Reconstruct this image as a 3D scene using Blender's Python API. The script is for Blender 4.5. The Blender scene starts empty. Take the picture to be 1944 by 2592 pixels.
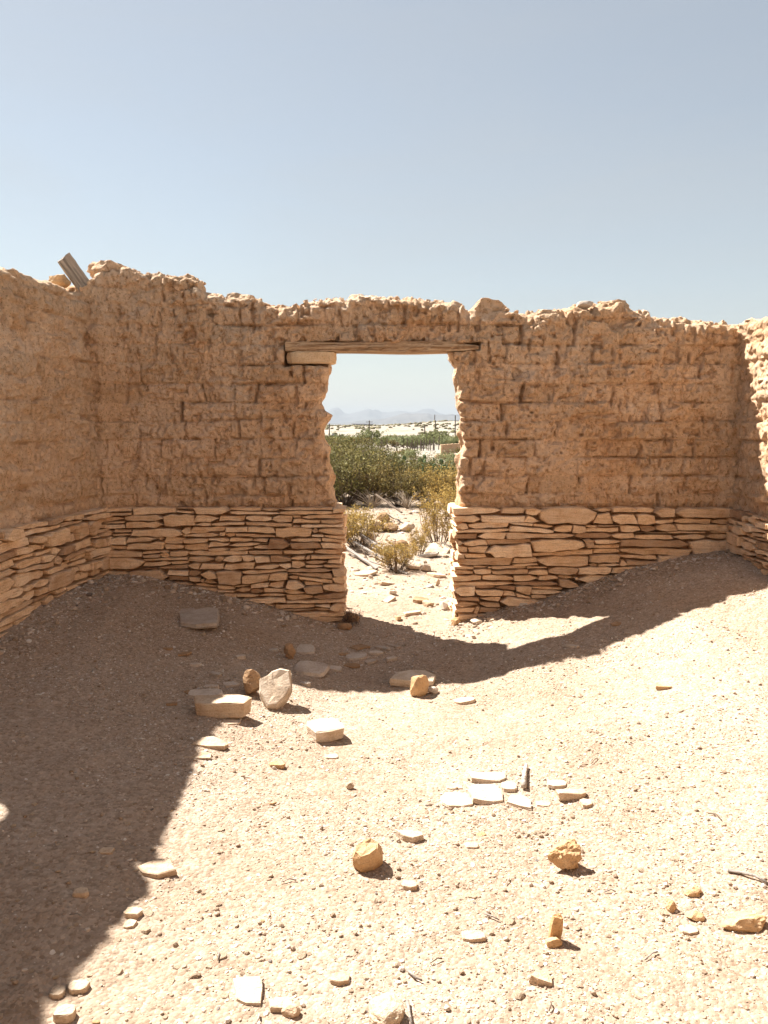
import bpy, math, random
import numpy as np
from mathutils import Vector, Matrix

C = bpy.context.scene.collection
SC = bpy.context.scene
random.seed(11)

# ------------------------------------------------------------------ camera, light, exposure
F = 1960.0; PITCH = math.radians(6.35); EYE = 1.5
CP, SP = math.cos(PITCH), math.sin(PITCH)
cam = bpy.data.cameras.new('camera'); camo = bpy.data.objects.new('camera', cam); C.objects.link(camo)
cam.sensor_fit = 'VERTICAL'; cam.sensor_height = 24.0; cam.lens = 24.0*F/2592
cam.clip_start = 0.05; cam.clip_end = 60000
camo.location = (0, 0, EYE); camo.rotation_euler = (math.pi/2-PITCH, 0, 0)
SC.camera = camo

SUN_DX, SUN_DY = 0.62, 0.55          # metres a shadow runs right / towards the camera per metre of height
ELEV = math.atan(1/math.hypot(SUN_DX, SUN_DY))
world = bpy.data.worlds.new('World'); SC.world = world; world.use_nodes = True
wn = world.node_tree.nodes; wl = world.node_tree.links; wn.clear()
sky = wn.new('ShaderNodeTexSky'); sky.sky_type = 'NISHITA'; sky.sun_disc = False
sky.sun_elevation = ELEV; sky.sun_rotation = -math.atan2(SUN_DX, SUN_DY)
sky.altitude = 800; sky.air_density = 1.3; sky.dust_density = 0.7; sky.ozone_density = 1.0
hs = wn.new('ShaderNodeHueSaturation'); hs.inputs['Saturation'].default_value = 0.68; hs.inputs['Value'].default_value = 0.735
warm = wn.new('ShaderNodeMix'); warm.data_type = 'RGBA'; warm.blend_type = 'MULTIPLY'
warm.inputs[0].default_value = 1.0; warm.inputs[7].default_value = (0.985, 0.985, 0.945, 1)
bg = wn.new('ShaderNodeBackground'); bg.inputs['Strength'].default_value = 0.05
wo = wn.new('ShaderNodeOutputWorld')
tcw = wn.new('ShaderNodeTexCoord'); mpw = wn.new('ShaderNodeMapping'); mpw.inputs['Scale'].default_value = (1.0, 1.6, 5.0); mpw.inputs['Rotation'].default_value = (0, .18, .4)
nzw = wn.new('ShaderNodeTexNoise'); nzw.inputs['Scale'].default_value = 1.3; nzw.inputs['Detail'].default_value = 6; nzw.inputs['Roughness'].default_value = .55; nzw.inputs['Distortion'].default_value = .5
mrw = wn.new('ShaderNodeMapRange'); mrw.inputs[1].default_value = .42; mrw.inputs[2].default_value = .72; mrw.inputs[3].default_value = .22; mrw.inputs[4].default_value = .46
veil = wn.new('ShaderNodeMix'); veil.data_type = 'RGBA'; veil.inputs[7].default_value = (4.6, 4.75, 4.95, 1)
wl.new(tcw.outputs['Generated'], mpw.inputs[0]); wl.new(mpw.outputs[0], nzw.inputs['Vector']); wl.new(nzw.outputs['Fac'], mrw.inputs[0]); wl.new(mrw.outputs[0], veil.inputs[0])
wl.new(sky.outputs[0], veil.inputs[6]); wl.new(veil.outputs[2], hs.inputs['Color']); wl.new(hs.outputs[0], warm.inputs[6]); wl.new(warm.outputs[2], bg.inputs['Color']); wl.new(bg.outputs[0], wo.inputs['Surface'])
sl = bpy.data.lights.new('sun', 'SUN'); sl.energy = 5.0; sl.angle = math.radians(0.53); sl.color = (1.0, 0.955, 0.89)
so = bpy.data.objects.new('sun', sl); C.objects.link(so); so.location = (-8, 12, 14)
so.rotation_euler = Vector((SUN_DX, -SUN_DY, -1)).to_track_quat('-Z', 'Y').to_euler()
SC.view_settings.view_transform = 'Standard'; SC.view_settings.look = 'None'
SC.view_settings.exposure = 1.83; SC.view_settings.gamma = 1.0; SC.view_settings.use_curve_mapping = False
SC.cycles.max_bounces = 8; SC.cycles.diffuse_bounces = 5; SC.cycles.volume_bounces = 1

# ------------------------------------------------------------------ numeric helpers
def hsh(i, j=0, s=0):
    a = (np.asarray(i, dtype=np.int64)*73856093) ^ (np.asarray(j, dtype=np.int64)*19349663) ^ np.int64(s*83492791+1013)
    a = (a ^ (a >> 13))*np.int64(1274126177) & np.int64(0x7fffffff)
    a = (a ^ (a >> 16)) & 0xffffff
    return (a/float(0xffffff)).astype(np.float32)
_tab = np.random.RandomState(5).uniform(-1, 1, (64, 64, 64)).astype(np.float32)
def _q(t): return t*t*(3-2*t)
def n2(x, y, s=0):
    x = np.asarray(x, np.float32); y = np.asarray(y, np.float32)
    xi = np.floor(x).astype(np.int32); yi = np.floor(y).astype(np.int32)
    fx = _q(x-xi); fy = _q(y-yi); T = _tab[s % 64]
    a = T[xi & 63, yi & 63]; b = T[(xi+1) & 63, yi & 63]; c = T[xi & 63, (yi+1) & 63]; d = T[(xi+1) & 63, (yi+1) & 63]
    return (a*(1-fx)+b*fx)*(1-fy)+(c*(1-fx)+d*fx)*fy
def n3(x, y, z):
    xi = np.floor(x).astype(np.int32); yi = np.floor(y).astype(np.int32); zi = np.floor(z).astype(np.int32)
    fx = _q(x-xi); fy = _q(y-yi); fz = _q(z-zi)
    x0, x1, y0, y1, z0, z1 = xi & 63, (xi+1) & 63, yi & 63, (yi+1) & 63, zi & 63, (zi+1) & 63
    a = _tab[x0, y0, z0]*(1-fx)+_tab[x1, y0, z0]*fx; b = _tab[x0, y1, z0]*(1-fx)+_tab[x1, y1, z0]*fx
    c = _tab[x0, y0, z1]*(1-fx)+_tab[x1, y0, z1]*fx; d = _tab[x0, y1, z1]*(1-fx)+_tab[x1, y1, z1]*fx
    return (a*(1-fy)+b*fy)*(1-fz)+(c*(1-fy)+d*fy)*fz
def fb(x, y, f, s=0, o=3):
    r = 0
    for k in range(o): r = r+n2(x*f*2**k+7.3*k, y*f*2**k+3.1*k, s+k)*0.5**k
    return r
def ss(a, b, x):
    t = np.clip((x-a)/(b-a), 0, 1); return t*t*(3-2*t)

def ray(dx, dy):                       # a sighting through the survey photograph (1659 px wide) -> direction
    u = (dx*1.17179-972)/F; t = (1296-dy*1.17179)/F
    return u, CP+t*SP, -SP+t*CP
def at_y(dx, dy, Y):
    u, yw, zw = ray(dx, dy); s = Y/yw
    return u*s, Y, EYE+zw*s

# ------------------------------------------------------------------ ground shape
WX = [-9, -2.3, -1.75, -1.37, -.95, -.53, -.3, 0.1, .6, .95, 1.24, 1.48, 1.83, 2.18, 2.57, 9]
WZ = [.40, .38, .36, .26, .166, .045, .0, -.01, .02, .13, .19, .29, .43, .51, .56, .6]
def ground(x, y):
    x = np.asarray(x, float); y = np.asarray(y, float)
    d = np.maximum(5.8-y, 0)
    inside = ss(6.6, 5.9, y)
    w = np.interp(x, WX, WZ)
    g = w/(1+(d/1.75)**2)*inside
    g = g-0.05*np.exp(-((y-4.2)/1.3)**2)*np.exp(-((x-.1)/1.0)**2)
    g = g+0.10*np.exp(-np.maximum(x+2.35+.13*(5.8-y), 0)/.35)*ss(6, 4.8, y)*ss(0, 1, y)
    g = g+0.08*np.exp(-np.maximum(2.6-x, 0)/.5)*ss(6, 4.5, y)
    # open land beyond
    r = np.hypot(x, y)
    g = g-0.8*ss(14, 68, y)-0.7*ss(68, 150, y)
    g = g+0.12*ss(7, 12, r)*n2(x*.25+5, y*.25, 9)
    xa = x/np.maximum(y, 1)
    hill = 2.7+2.6*ss(-.02, .09, xa)
    rise = ss(150, 380, y)*hill+1.0*ss(380, 900, y)
    bump = ss(120, 220, y)*(0.5*n2(x*.02, y*.02, 3)+0.25*n2(x*.06, y*.06, 4)+0.15*n2(x*.15, y*.12, 6))
    g = g+(rise+bump)*ss(1200, 900, y)-12*ss(900, 1600, y)
    return g
def relief(x, y):
    near = ss(40, 12, np.hypot(x, y))
    return near*(0.016*fb(x, y, 1.6, 20, 2)+0.006*fb(x, y, 6, 24, 2)+0.0035*fb(x, y, 22, 28, 2))
def gz(x, y): return float(ground(x, y)+relief(np.float64(x), np.float64(y)))
def on_ground(dx, dy):
    u, yw, zw = ray(dx, dy); z = 0.0
    for _ in range(30):
        s = (z-EYE)/zw; z = .5*z+.5*gz(u*s, yw*s)
    s = (z-EYE)/zw
    return u*s, yw*s, gz(u*s, yw*s)

# ------------------------------------------------------------------ mesh helpers
def mesh_np(name, V, Q):
    me = bpy.data.meshes.new(name); V = np.asarray(V, np.float32); Q = np.asarray(Q, np.int32)
    k = Q.shape[1]
    me.vertices.add(len(V)); me.vertices.foreach_set('co', V.ravel())
    me.loops.add(Q.size); me.loops.foreach_set('vertex_index', Q.ravel())
    me.polygons.add(len(Q)); me.polygons.foreach_set('loop_start', np.arange(0, Q.size, k, dtype=np.int32))
    me.update(calc_edges=True); me.validate()
    return me
def smooth(me, on=True): me.polygons.foreach_set('use_smooth', [on]*len(me.polygons))
def link(name, me, mat=None, parent=None, **props):
    o = bpy.data.objects.new(name, me); C.objects.link(o)
    if mat and me is not None and not me.materials: me.materials.append(mat)
    if parent: o.parent = parent
    for k, v in props.items(): o[k] = v
    return o
def thing(name, label, cat, loc=(0, 0, 0), group=None, rotz=0):
    o = bpy.data.objects.new(name, None); C.objects.link(o); o.location = loc; o.rotation_euler = (0, 0, rotz)
    o.empty_display_size = .1
    o['label'] = label; o['category'] = cat
    if group: o['group'] = group
    return o
class MB:
    def __init__(s): s.v = []; s.f = []
    def add(s, vs, fs):
        n = len(s.v); s.v += [tuple(v) for v in vs]; s.f += [tuple(i+n for i in f) for f in fs]; return s
    def box(s, c, d, rz=0, M=None):
        M = M or Matrix.Rotation(rz, 3, 'Z')
        vs = [Vector(c)+M@Vector((d[0]*a/2, d[1]*b/2, d[2]*e/2)) for a in (-1, 1) for b in (-1, 1) for e in (-1, 1)]
        return s.add(vs, [(0, 1, 3, 2), (4, 6, 7, 5), (0, 4, 5, 1), (2, 3, 7, 6), (0, 2, 6, 4), (1, 5, 7, 3)])
    def tube(s, pts, rad, n=6, cap=True):
        P = [Vector(p) for p in pts]; vs = []
        for i, p in enumerate(P):
            t = (P[min(i+1, len(P)-1)]-P[max(i-1, 0)]).normalized()
            a = t.cross(Vector((.13, .31, .94)))
            if a.length < .05: a = t.cross(Vector((1, 0, 0)))
            a.normalize(); b = t.cross(a); r = rad[i] if hasattr(rad, '__len__') else rad
            vs += [p+(a*math.cos(2*math.pi*k/n)+b*math.sin(2*math.pi*k/n))*r for k in range(n)]
        fs = [(i*n+k, i*n+(k+1) % n, (i+1)*n+(k+1) % n, (i+1)*n+k) for i in range(len(P)-1) for k in range(n)]
        if cap: fs += [tuple(range(n))[::-1], tuple(range((len(P)-1)*n, len(P)*n))]
        return s.add(vs, fs)
    def mesh(s, name):
        me = bpy.data.meshes.new(name); me.from_pydata(s.v, [], s.f); me.update(); return me

# ------------------------------------------------------------------ materials
def mat(name): 
    m = bpy.data.materials.new(name); m.use_nodes = True
    n = m.node_tree.nodes; b = n['Principled BSDF']; b.inputs['Roughness'].default_value = .95
    b.inputs['Specular IOR Level'].default_value = .08
    return m, n, m.node_tree.links, b
def coords(n, l, kind='Object', scale=(1, 1, 1)):
    t = n.new('ShaderNodeTexCoord'); mp = n.new('ShaderNodeMapping'); mp.inputs['Scale'].default_value = scale
    l.new(t.outputs[kind], mp.inputs[0]); return mp.outputs[0]
def geo(n, l, scale=(1, 1, 1)):
    t = n.new('ShaderNodeNewGeometry'); mp = n.new('ShaderNodeMapping'); mp.inputs['Scale'].default_value = scale
    l.new(t.outputs['Position'], mp.inputs[0]); return mp.outputs[0]
def noise(n, l, vec, scale, detail=4, rough=.6, dist=0):
    t = n.new('ShaderNodeTexNoise'); t.inputs['Scale'].default_value = scale; t.inputs['Detail'].default_value = detail
    t.inputs['Roughness'].default_value = rough; t.inputs['Distortion'].default_value = dist
    if vec is not None: l.new(vec, t.inputs['Vector'])
    return t.outputs['Fac']
def ramp(n, l, fac, stops):
    r = n.new('ShaderNodeValToRGB'); e = r.color_ramp.elements
    while len(e) < len(stops): e.new(.5)
    for k, (p, c) in enumerate(stops): e[k].position = p; e[k].color = (c[0], c[1], c[2], 1) if hasattr(c, '__len__') else (c, c, c, 1)
    l.new(fac, r.inputs[0]); return r.outputs[0]
def mix(n, l, a, b, fac, mode='MIX'):
    m = n.new('ShaderNodeMix'); m.data_type = 'RGBA'; m.blend_type = mode
    for v, k in ((fac, 0), (a, 6), (b, 7)):
        if hasattr(v, 'links') or hasattr(v, 'is_linked'): l.new(v, m.inputs[k])
        elif k == 0: m.inputs[0].default_value = v
        else: m.inputs[k].default_value = (*v, 1)
    return m.outputs[2]
def bump(n, l, b, h, dist, strength=1, prev=None):
    u = n.new('ShaderNodeBump'); u.inputs['Distance'].default_value = dist; u.inputs['Strength'].default_value = strength
    l.new(h, u.inputs['Height'])
    if prev: l.new(prev, u.inputs['Normal'])
    l.new(u.outputs[0], b.inputs['Normal']); return u.outputs[0]
def vary(n, l, col, lo, hi):
    o = n.new('ShaderNodeObjectInfo'); r = ramp(n, l, o.outputs['Random'], [(0, lo), (1, hi)])
    return mix(n, l, col, r, 1.0, 'MULTIPLY')

def adobe_mat(name='adobe', tint=(1, 1, 1), contrast=1.0):
    m, n, l, b = mat(name); g = geo(n, l); T = lambda c: tuple(c[i]*tint[i] for i in range(3))
    c = ramp(n, l, noise(n, l, g, 2.2, 5, .6, .4), [(.30, T((.74, .475, .285))), (.46, T((.84, .585, .38))), (.60, T((.85, .62, .43))), (.74, T((.86, .68, .51)))])
    g2 = geo(n, l, (1, 1, .55))
    st = ramp(n, l, noise(n, l, g2, 24, 5, .7, .6), [(.36, (.56, .42, .30)), (.455, (.95, .93, .9)), (.6, (1, 1, 1)), (.72, (1.05, 1.05, 1.05))])
    c = mix(n, l, c, st, .75*contrast, 'MULTIPLY')
    sp = ramp(n, l, noise(n, l, g, 80, 4, .75), [(.34, (.42, .31, .22)), (.44, (1, 1, 1)), (.62, (1, 1, 1)), (.74, (1.25, 1.25, 1.22))])
    c = mix(n, l, c, sp, .8, 'MULTIPLY')
    c = vary(n, l, c, (.93, .92, .90), (1.06, 1.07, 1.09))
    l.new(c, b.inputs['Base Color'])
    x = bump(n, l, b, noise(n, l, g, 38, 5, .75, .6), .04, 1.0)
    bump(n, l, b, noise(n, l, g, 150, 3, .7), .006, .8, x)
    return m
ADOBE = adobe_mat()
ADOBE_L = adobe_mat('mud_plaster', (1.04, 1.05, 1.05), .6)
def stone_mat(name, stops, vlo, vhi, bed=1.0, mixed=False):
    m, n, l, b = mat(name); o = coords(n, l, 'Object', (1, 1, 1)); ob = n.new('ShaderNodeObjectInfo')
    ad = n.new('ShaderNodeVectorMath'); ad.operation = 'MULTIPLY_ADD'; cmb = n.new('ShaderNodeCombineXYZ')
    for k in range(3): l.new(ob.outputs['Random'], cmb.inputs[k])
    l.new(cmb.outputs[0], ad.inputs[0]); ad.inputs[1].default_value = (37, 53, 71); l.new(o, ad.inputs[2])
    v = ad.outputs[0]
    c = ramp(n, l, noise(n, l, v, 9, 5, .62, .3), stops)
    mp = n.new('ShaderNodeMapping'); mp.inputs['Scale'].default_value = (3, 3, 40); l.new(v, mp.inputs[0])
    bd = noise(n, l, mp.outputs[0], 2.2, 4, .6, .3)
    c = mix(n, l, c, ramp(n, l, bd, [(.36, (.70, .62, .54)), (.5, (1, 1, 1)), (.66, (1.1, 1.1, 1.08))]), .55*bed, 'MULTIPLY')
    c = mix(n, l, c, ramp(n, l, noise(n, l, v, 110, 3, .7), [(.35, (.72, .66, .6)), (.48, (1, 1, 1)), (.8, (1.12, 1.12, 1.12))]), .7, 'MULTIPLY')
    if mixed: c = mix(n, l, c, ramp(n, l, ob.outputs['Random'], [(0, (.52, .45, .42)), (.16, (.80, .78, .78)), (.45, (.97, .94, .90)), (.75, (1.03, 1.03, 1.03)), (1, (1.08, 1.13, 1.2))]), 1.0, 'MULTIPLY')
    else: c = vary(n, l, c, vlo, vhi)
    l.new(c, b.inputs['Base Color'])
    x = bump(n, l, b, bd, .018, .7*bed)
    bump(n, l, b, noise(n, l, v, 45, 5, .7), .01, .7, x)
    return m
STONE = stone_mat('footing_limestone', [(.3, (.60, .39, .23)), (.5, (.76, .55, .36)), (.7, (.80, .62, .44))], (.66, .58, .53), (1.10, 1.11, 1.12), mixed=True)
PALE = stone_mat('pale_limestone', [(.3, (.45, .32, .21)), (.5, (.53, .41, .295)), (.7, (.58, .48, .37))], (.90, .89, .88), (1.04, 1.04, 1.04), .6)
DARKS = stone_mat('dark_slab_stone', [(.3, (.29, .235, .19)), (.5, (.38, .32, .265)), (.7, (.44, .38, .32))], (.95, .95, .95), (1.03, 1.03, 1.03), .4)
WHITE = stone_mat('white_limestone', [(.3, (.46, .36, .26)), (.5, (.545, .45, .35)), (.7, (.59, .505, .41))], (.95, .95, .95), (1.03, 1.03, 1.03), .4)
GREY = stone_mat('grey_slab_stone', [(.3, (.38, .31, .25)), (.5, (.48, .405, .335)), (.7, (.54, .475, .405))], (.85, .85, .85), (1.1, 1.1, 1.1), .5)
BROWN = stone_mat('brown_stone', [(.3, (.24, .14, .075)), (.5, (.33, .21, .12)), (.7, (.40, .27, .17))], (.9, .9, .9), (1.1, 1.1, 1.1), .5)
CLOD = stone_mat('adobe_clod', [(.3, (.40, .245, .12)), (.5, (.50, .33, .18)), (.7, (.55, .39, .235))], (.95, .95, .95), (1.05, 1.05, 1.05), .2)

CLODP = stone_mat('buff_bearing_stone', [(.3, (.56, .39, .23)), (.5, (.63, .46, .29)), (.7, (.67, .53, .36))], (.95, .95, .95), (1.05, 1.05, 1.05), .3)

def ground_mat():
    m, n, l, b = mat('gravelly_ground'); g = geo(n, l)
    c = ramp(n, l, noise(n, l, g, .9, 5, .6), [(.32, (.295, .218, .158)), (.5, (.342, .265, .20)), (.68, (.375, .303, .24))])
    vo = n.new('ShaderNodeTexVoronoi'); vo.inputs['Scale'].default_value = 85; l.new(g, vo.inputs['Vector'])
    hv = n.new('ShaderNodeSeparateColor'); l.new(vo.outputs['Color'], hv.inputs[0])
    c = mix(n, l, c, ramp(n, l, hv.outputs[0], [(0, (.62, .55, .48)), (.4, (.95, .95, .95)), (.8, (1.2, 1.2, 1.2)), (1, (1.45, 1.45, 1.45))]), .6, 'MULTIPLY')
    c = mix(n, l, c, ramp(n, l, noise(n, l, g, 28, 4, .65), [(.35, (.8, .74, .68)), (.6, (1.06, 1.06, 1.06))]), .6, 'MULTIPLY')
    # far off: paler caliche with brush-coloured patches
    sp = n.new('ShaderNodeSeparateXYZ'); l.new(g, sp.inputs[0])
    mr = n.new('ShaderNodeMapRange'); mr.inputs[1].default_value = 7; mr.inputs[2].default_value = 60; l.new(sp.outputs[1], mr.inputs[0])
    far = ramp(n, l, noise(n, l, g, .11, 6, .7), [(.36, (.20, .165, .12)), (.5, (.27, .235, .19)), (.65, (.33, .29, .245))])
    c = mix(n, l, c, far, mr.outputs[0])
    l.new(c, b.inputs['Base Color'])
    iv = n.new('ShaderNodeMath'); iv.operation = 'SUBTRACT'; iv.inputs[0].default_value = 1; l.new(vo.outputs['Distance'], iv.inputs[1])
    x = bump(n, l, b, iv.outputs[0], .006, .6)
    bump(n, l, b, noise(n, l, g, 60, 5, .75), .009, .6, x)
    return m
GROUND = ground_mat()
def pebble_mat():
    m, n, l, b = mat('gravel_stone'); 
    oi = n.new('ShaderNodeObjectInfo')
    c = ramp(n, l, oi.outputs['Random'], [(0, (.24, .172, .118)), (.2, (.32, .24, .172)), (.5, (.395, .31, .238)), (.8, (.50, .415, .335)), (.98, (.62, .57, .52)), (1, (.13, .11, .10))])
    g = coords(n, l, 'Object')
    c = mix(n, l, c, ramp(n, l, noise(n, l, g, 3, 3), [(.35, (.8, .78, .75)), (.6, (1, 1, 1))]), .6, 'MULTIPLY')
    l.new(c, b.inputs['Base Color']); return m
PEBBLE = pebble_mat()
def wood_mat(name, a, bcol, axis=0):
    m, n, l, b = mat(name); s = [60, 60, 60]; s[axis] = 2.5
    g = coords(n, l, 'Object', tuple(s)); f = noise(n, l, g, 1.0, 6, .7, .4)
    c = ramp(n, l, f, [(.3, tuple(x*.45 for x in a)), (.45, a), (.6, bcol), (.75, tuple(x*1.1 for x in bcol))])
    l.new(c, b.inputs['Base Color']); bump(n, l, b, f, .008, .9); return m
WOOD = wood_mat('weathered_lintel_wood', (.26, .16, .09), (.54, .39, .25))
WOODG = wood_mat('grey_weathered_wood', (.21, .18, .155), (.34, .30, .265))
WOODS = wood_mat('silvered_board_wood', (.36, .30, .25), (.52, .46, .40))
def plain(name, c, rough=.9, var=.25, metal=0, scale=20):
    m, n, l, b = mat(name); g = coords(n, l, 'Object')
    cc = mix(n, l, c, ramp(n, l, noise(n, l, g, scale, 4), [(.35, (1-var,)*3), (.65, (1+var*.5,)*3)]), 1.0, 'MULTIPLY')
    l.new(cc, b.inputs['Base Color']); b.inputs['Roughness'].default_value = rough; b.inputs['Metallic'].default_value = metal
    return m
def leaf_mat(name, cols, trans=.25):
    m, n, l, b = mat(name); g = geo(n, l)
    w = n.new('ShaderNodeTexWhiteNoise'); w.noise_dimensions = '3D'
    sn = n.new('ShaderNodeVectorMath'); sn.operation = 'SNAP'; sn.inputs[1].default_value = (.05, .05, .05); l.new(g, sn.inputs[0]); l.new(sn.outputs[0], w.inputs['Vector'])
    c = ramp(n, l, w.outputs['Value'], [(k/(len(cols)-1), cc) for k, cc in enumerate(cols)])
    c2 = mix(n, l, c, ramp(n, l, noise(n, l, g, 1.4, 3), [(.35, (.7, .75, .7)), (.62, (1.15, 1.1, 1.0))]), .8, 'MULTIPLY')
    l.new(c2, b.inputs['Base Color']); b.inputs['Roughness'].default_value = .7
    t = n.new('ShaderNodeBsdfTranslucent'); l.new(c2, t.inputs[0]); mx = n.new('ShaderNodeMixShader'); mx.inputs[0].default_value = trans
    l.new(b.outputs[0], mx.inputs[1]); l.new(t.outputs[0], mx.inputs[2]); l.new(mx.outputs[0], n['Material Output'].inputs[0])
    return m
LEAF_G = leaf_mat('creosote_leaf', [(.085, .078, .03), (.15, .135, .048), (.33, .29, .12), (.09, .085, .035), (.26, .225, .085)], .2)
LEAF_O = leaf_mat('olive_leaf', [(.10, .078, .028), (.19, .145, .05), (.36, .27, .10), (.08, .07, .03), (.27, .20, .07)], .2)
LEAF_Y = leaf_mat('yellow_broom_leaf', [(.32, .22, .07), (.42, .29, .09), (.50, .36, .13), (.25, .19, .07)])
LEAF_P = leaf_mat('pale_green_leaf', [(.22, .25, .13), (.28, .30, .16), (.34, .34, .20)])
TWIG = plain('twig_bark', (.13, .095, .07)); TWIGP = plain('bleached_twig', (.36, .29, .22))
CACTUS = plain('cactus_skin', (.12, .165, .075), .6, .3)
POLE = plain('pole_wood', (.10, .075, .055)); POST = plain('post_wood', (.13, .10, .08))

# ------------------------------------------------------------------ ground sheet
def axis(segs):
    out = []
    for a, b, s in segs: out += list(np.arange(a, b-s*.3, s))
    out.append(segs[-1][1]); return np.array(out)
def grow(a, b, s0, k):
    o = [a]; s = s0
    while o[-1]+s < b: o.append(o[-1]+s); s *= k
    o.append(b); return o
xr = grow(3.3, 9000, .03, 1.09)
xs = np.array([-v for v in grow(3.3, 9000, .03, 1.09)][::-1][:-1]+list(np.arange(-3.3, 3.3, .019))+xr)
ys = np.array([-40, -15, -6, -3, -1.6, -.8, -.3]+list(np.arange(0, 1.4, .05))+list(np.arange(1.4, 7.4, .019))+list(np.arange(7.4, 13.5, .05))+grow(13.5, 16000, .09, 1.035))
X, Y = np.meshgrid(xs, ys); Z = ground(X, Y)+relief(X, Y)
nx, ny = len(xs), len(ys)
idx = np.arange(nx*ny).reshape(ny, nx)
Q = np.stack([idx[:-1, :-1], idx[:-1, 1:], idx[1:, 1:], idx[1:, :-1]], -1).reshape(-1, 4)
me = mesh_np('ground', np.stack([X, Y, Z], -1).reshape(-1, 3), Q); smooth(me)
link('ground', me, GROUND, kind='structure')

# ------------------------------------------------------------------ mountains
def ridge_range(name, Yc, prof, depth, matl, seed, base=-14):
    px = np.array([p[0] for p in prof], float); py = np.array([p[1] for p in prof], float)
    xs = np.linspace(px[0], px[-1], 260); h = np.interp(xs, px, py)
    ts = np.linspace(-1, 1, 41)
    Xg, T = np.meshgrid(xs, ts); H, _ = np.meshgrid(h, ts)
    sh = np.maximum(0, 1-np.abs(T))**.8
    gul = n2(Xg/depth*9+T*1.5, T*3, seed)*.22+n2(Xg/depth*26, T*6, seed+1)*.12+n2(Xg/depth*60, T*12, seed+2)*.05
    Zg = base+(H-base)*np.clip(sh*(1+gul*(1-sh)*2.2), 0, 1.0)
    Zg += (H-base)*.03*n2(Xg/depth*50, T*3, seed+4)*sh
    Yg = Yc+T*depth+depth*.12*n2(Xg/depth*4, T, seed+5)
    n, m_ = Xg.shape; idx = np.arange(n*m_).reshape(n, m_)
    Q = np.stack([idx[:-1, :-1], idx[:-1, 1:], idx[1:, 1:], idx[1:, :-1]], -1).reshape(-1, 4)
    me = mesh_np(name, np.stack([Xg, Yg, Zg], -1).reshape(-1, 3), Q)
    return link(name, me, matl, kind='structure')
def prof(pts, Yc):                      # sighted crest points -> metres at distance Yc
    o = []
    for dx, dy in pts:
        x, y, z = at_y(dx, dy, Yc); o.append((x, z))
    return o
MTN = plain('mountain_rock', (.10, .095, .09), .95, .3, 0, .002)
zx = lambda zx_, zy_: ((780+zx_*.2652)/1.17179, (980+zy_*.2652)/1.17179)
far1 = [zx(*p) for p in [(-900, 300), (-300, 250), (60, 260), (150, 235), (230, 205), (270, 190), (300, 205), (340, 245), (400, 255), (470, 235), (540, 222), (585, 205), (620, 218), (665, 215), (710, 238), (760, 240), (820, 228), (890, 226), (960, 235), (1020, 240), (1070, 218), (1100, 207), (1150, 204), (1190, 212), (1230, 240), (1290, 262), (1380, 262), (1600, 270), (2200, 250), (3000, 300)]]
mid1 = [zx(*p) for p in [(-900, 345), (100, 350), (350, 340), (500, 318), (640, 308), (720, 302), (770, 288), (850, 270), (900, 255), (960, 250), (1060, 248), (1140, 250), (1180, 262), (1300, 262), (1380, 258), (1500, 268), (1700, 275), (2400, 300), (3200, 350)]]
ridge_range('far_mountains', 12500, prof(far1, 12500), 1500, MTN, 31)
ridge_range('mesa_mountains', 7000, prof(mid1, 7000), 900, MTN, 41)

# ------------------------------------------------------------------ surface nets (eroded mud walls as solids)
def surface_nets(Fd, org, h):
    S = Fd < 0
    nx, ny, nz = Fd.shape
    c = [S[i:nx-1+i, j:ny-1+j, k:nz-1+k] for i in (0, 1) for j in (0, 1) for k in (0, 1)]
    a = c[0].copy(); o = c[0].copy()
    for q in c[1:]: a &= q; o |= q
    act = o & ~a
    I = np.argwhere(act); vid = -np.ones(act.shape, np.int32); vid[act] = np.arange(len(I))
    P = np.zeros((len(I), 3), np.float32); W = np.zeros(len(I), np.float32)
    i, j, k = I[:, 0], I[:, 1], I[:, 2]
    offs = [(0, 0, 0), (0, 0, 1), (0, 1, 0), (0, 1, 1), (1, 0, 0), (1, 0, 1), (1, 1, 0), (1, 1, 1)]
    val = [Fd[i+o_[0], j+o_[1], k+o_[2]] for o_ in offs]
    for p in range(8):
        for q in range(p+1, 8):
            d = [offs[q][t]-offs[p][t] for t in range(3)]
            if sum(abs(t) for t in d) != 1: continue
            m = (val[p] < 0) != (val[q] < 0)
            t = val[p]/(val[p]-val[q]+1e-12)
            for ax in range(3): P[:, ax] += np.where(m, offs[p][ax]+t*d[ax], 0)
            W += m
    P = (P/W[:, None]+I)*h+np.array(org, np.float32)
    Qs = []
    for ax in range(3):
        b, cc = [(1, 2), (2, 0), (0, 1)][ax]
        s0 = [slice(None)]*3; s1 = [slice(None)]*3; s0[ax] = slice(0, -1); s1[ax] = slice(1, None)
        A, B = S[tuple(s0)], S[tuple(s1)]
        E = np.argwhere(A != B); 
        ok = (E[:, b] > 0) & (E[:, cc] > 0) & (E[:, b] < Fd.shape[b]-1) & (E[:, cc] < Fd.shape[cc]-1); E = E[ok]
        ins = A[E[:, 0], E[:, 1], E[:, 2]]
        def v(db, dc):
            e = E.copy(); e[:, b] += db; e[:, cc] += dc; return vid[e[:, 0], e[:, 1], e[:, 2]]
        q = np.stack([v(-1, -1), v(0, -1), v(0, 0), v(-1, 0)], -1)
        q[~ins] = q[~ins][:, ::-1]
        Qs.append(q)
    return P, np.concatenate(Qs)
def smax(a, b, k):
    h = np.clip(.5+.5*(a-b)/k, 0, 1); return b*(1-h)+a*h+k*h*(1-h)

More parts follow.
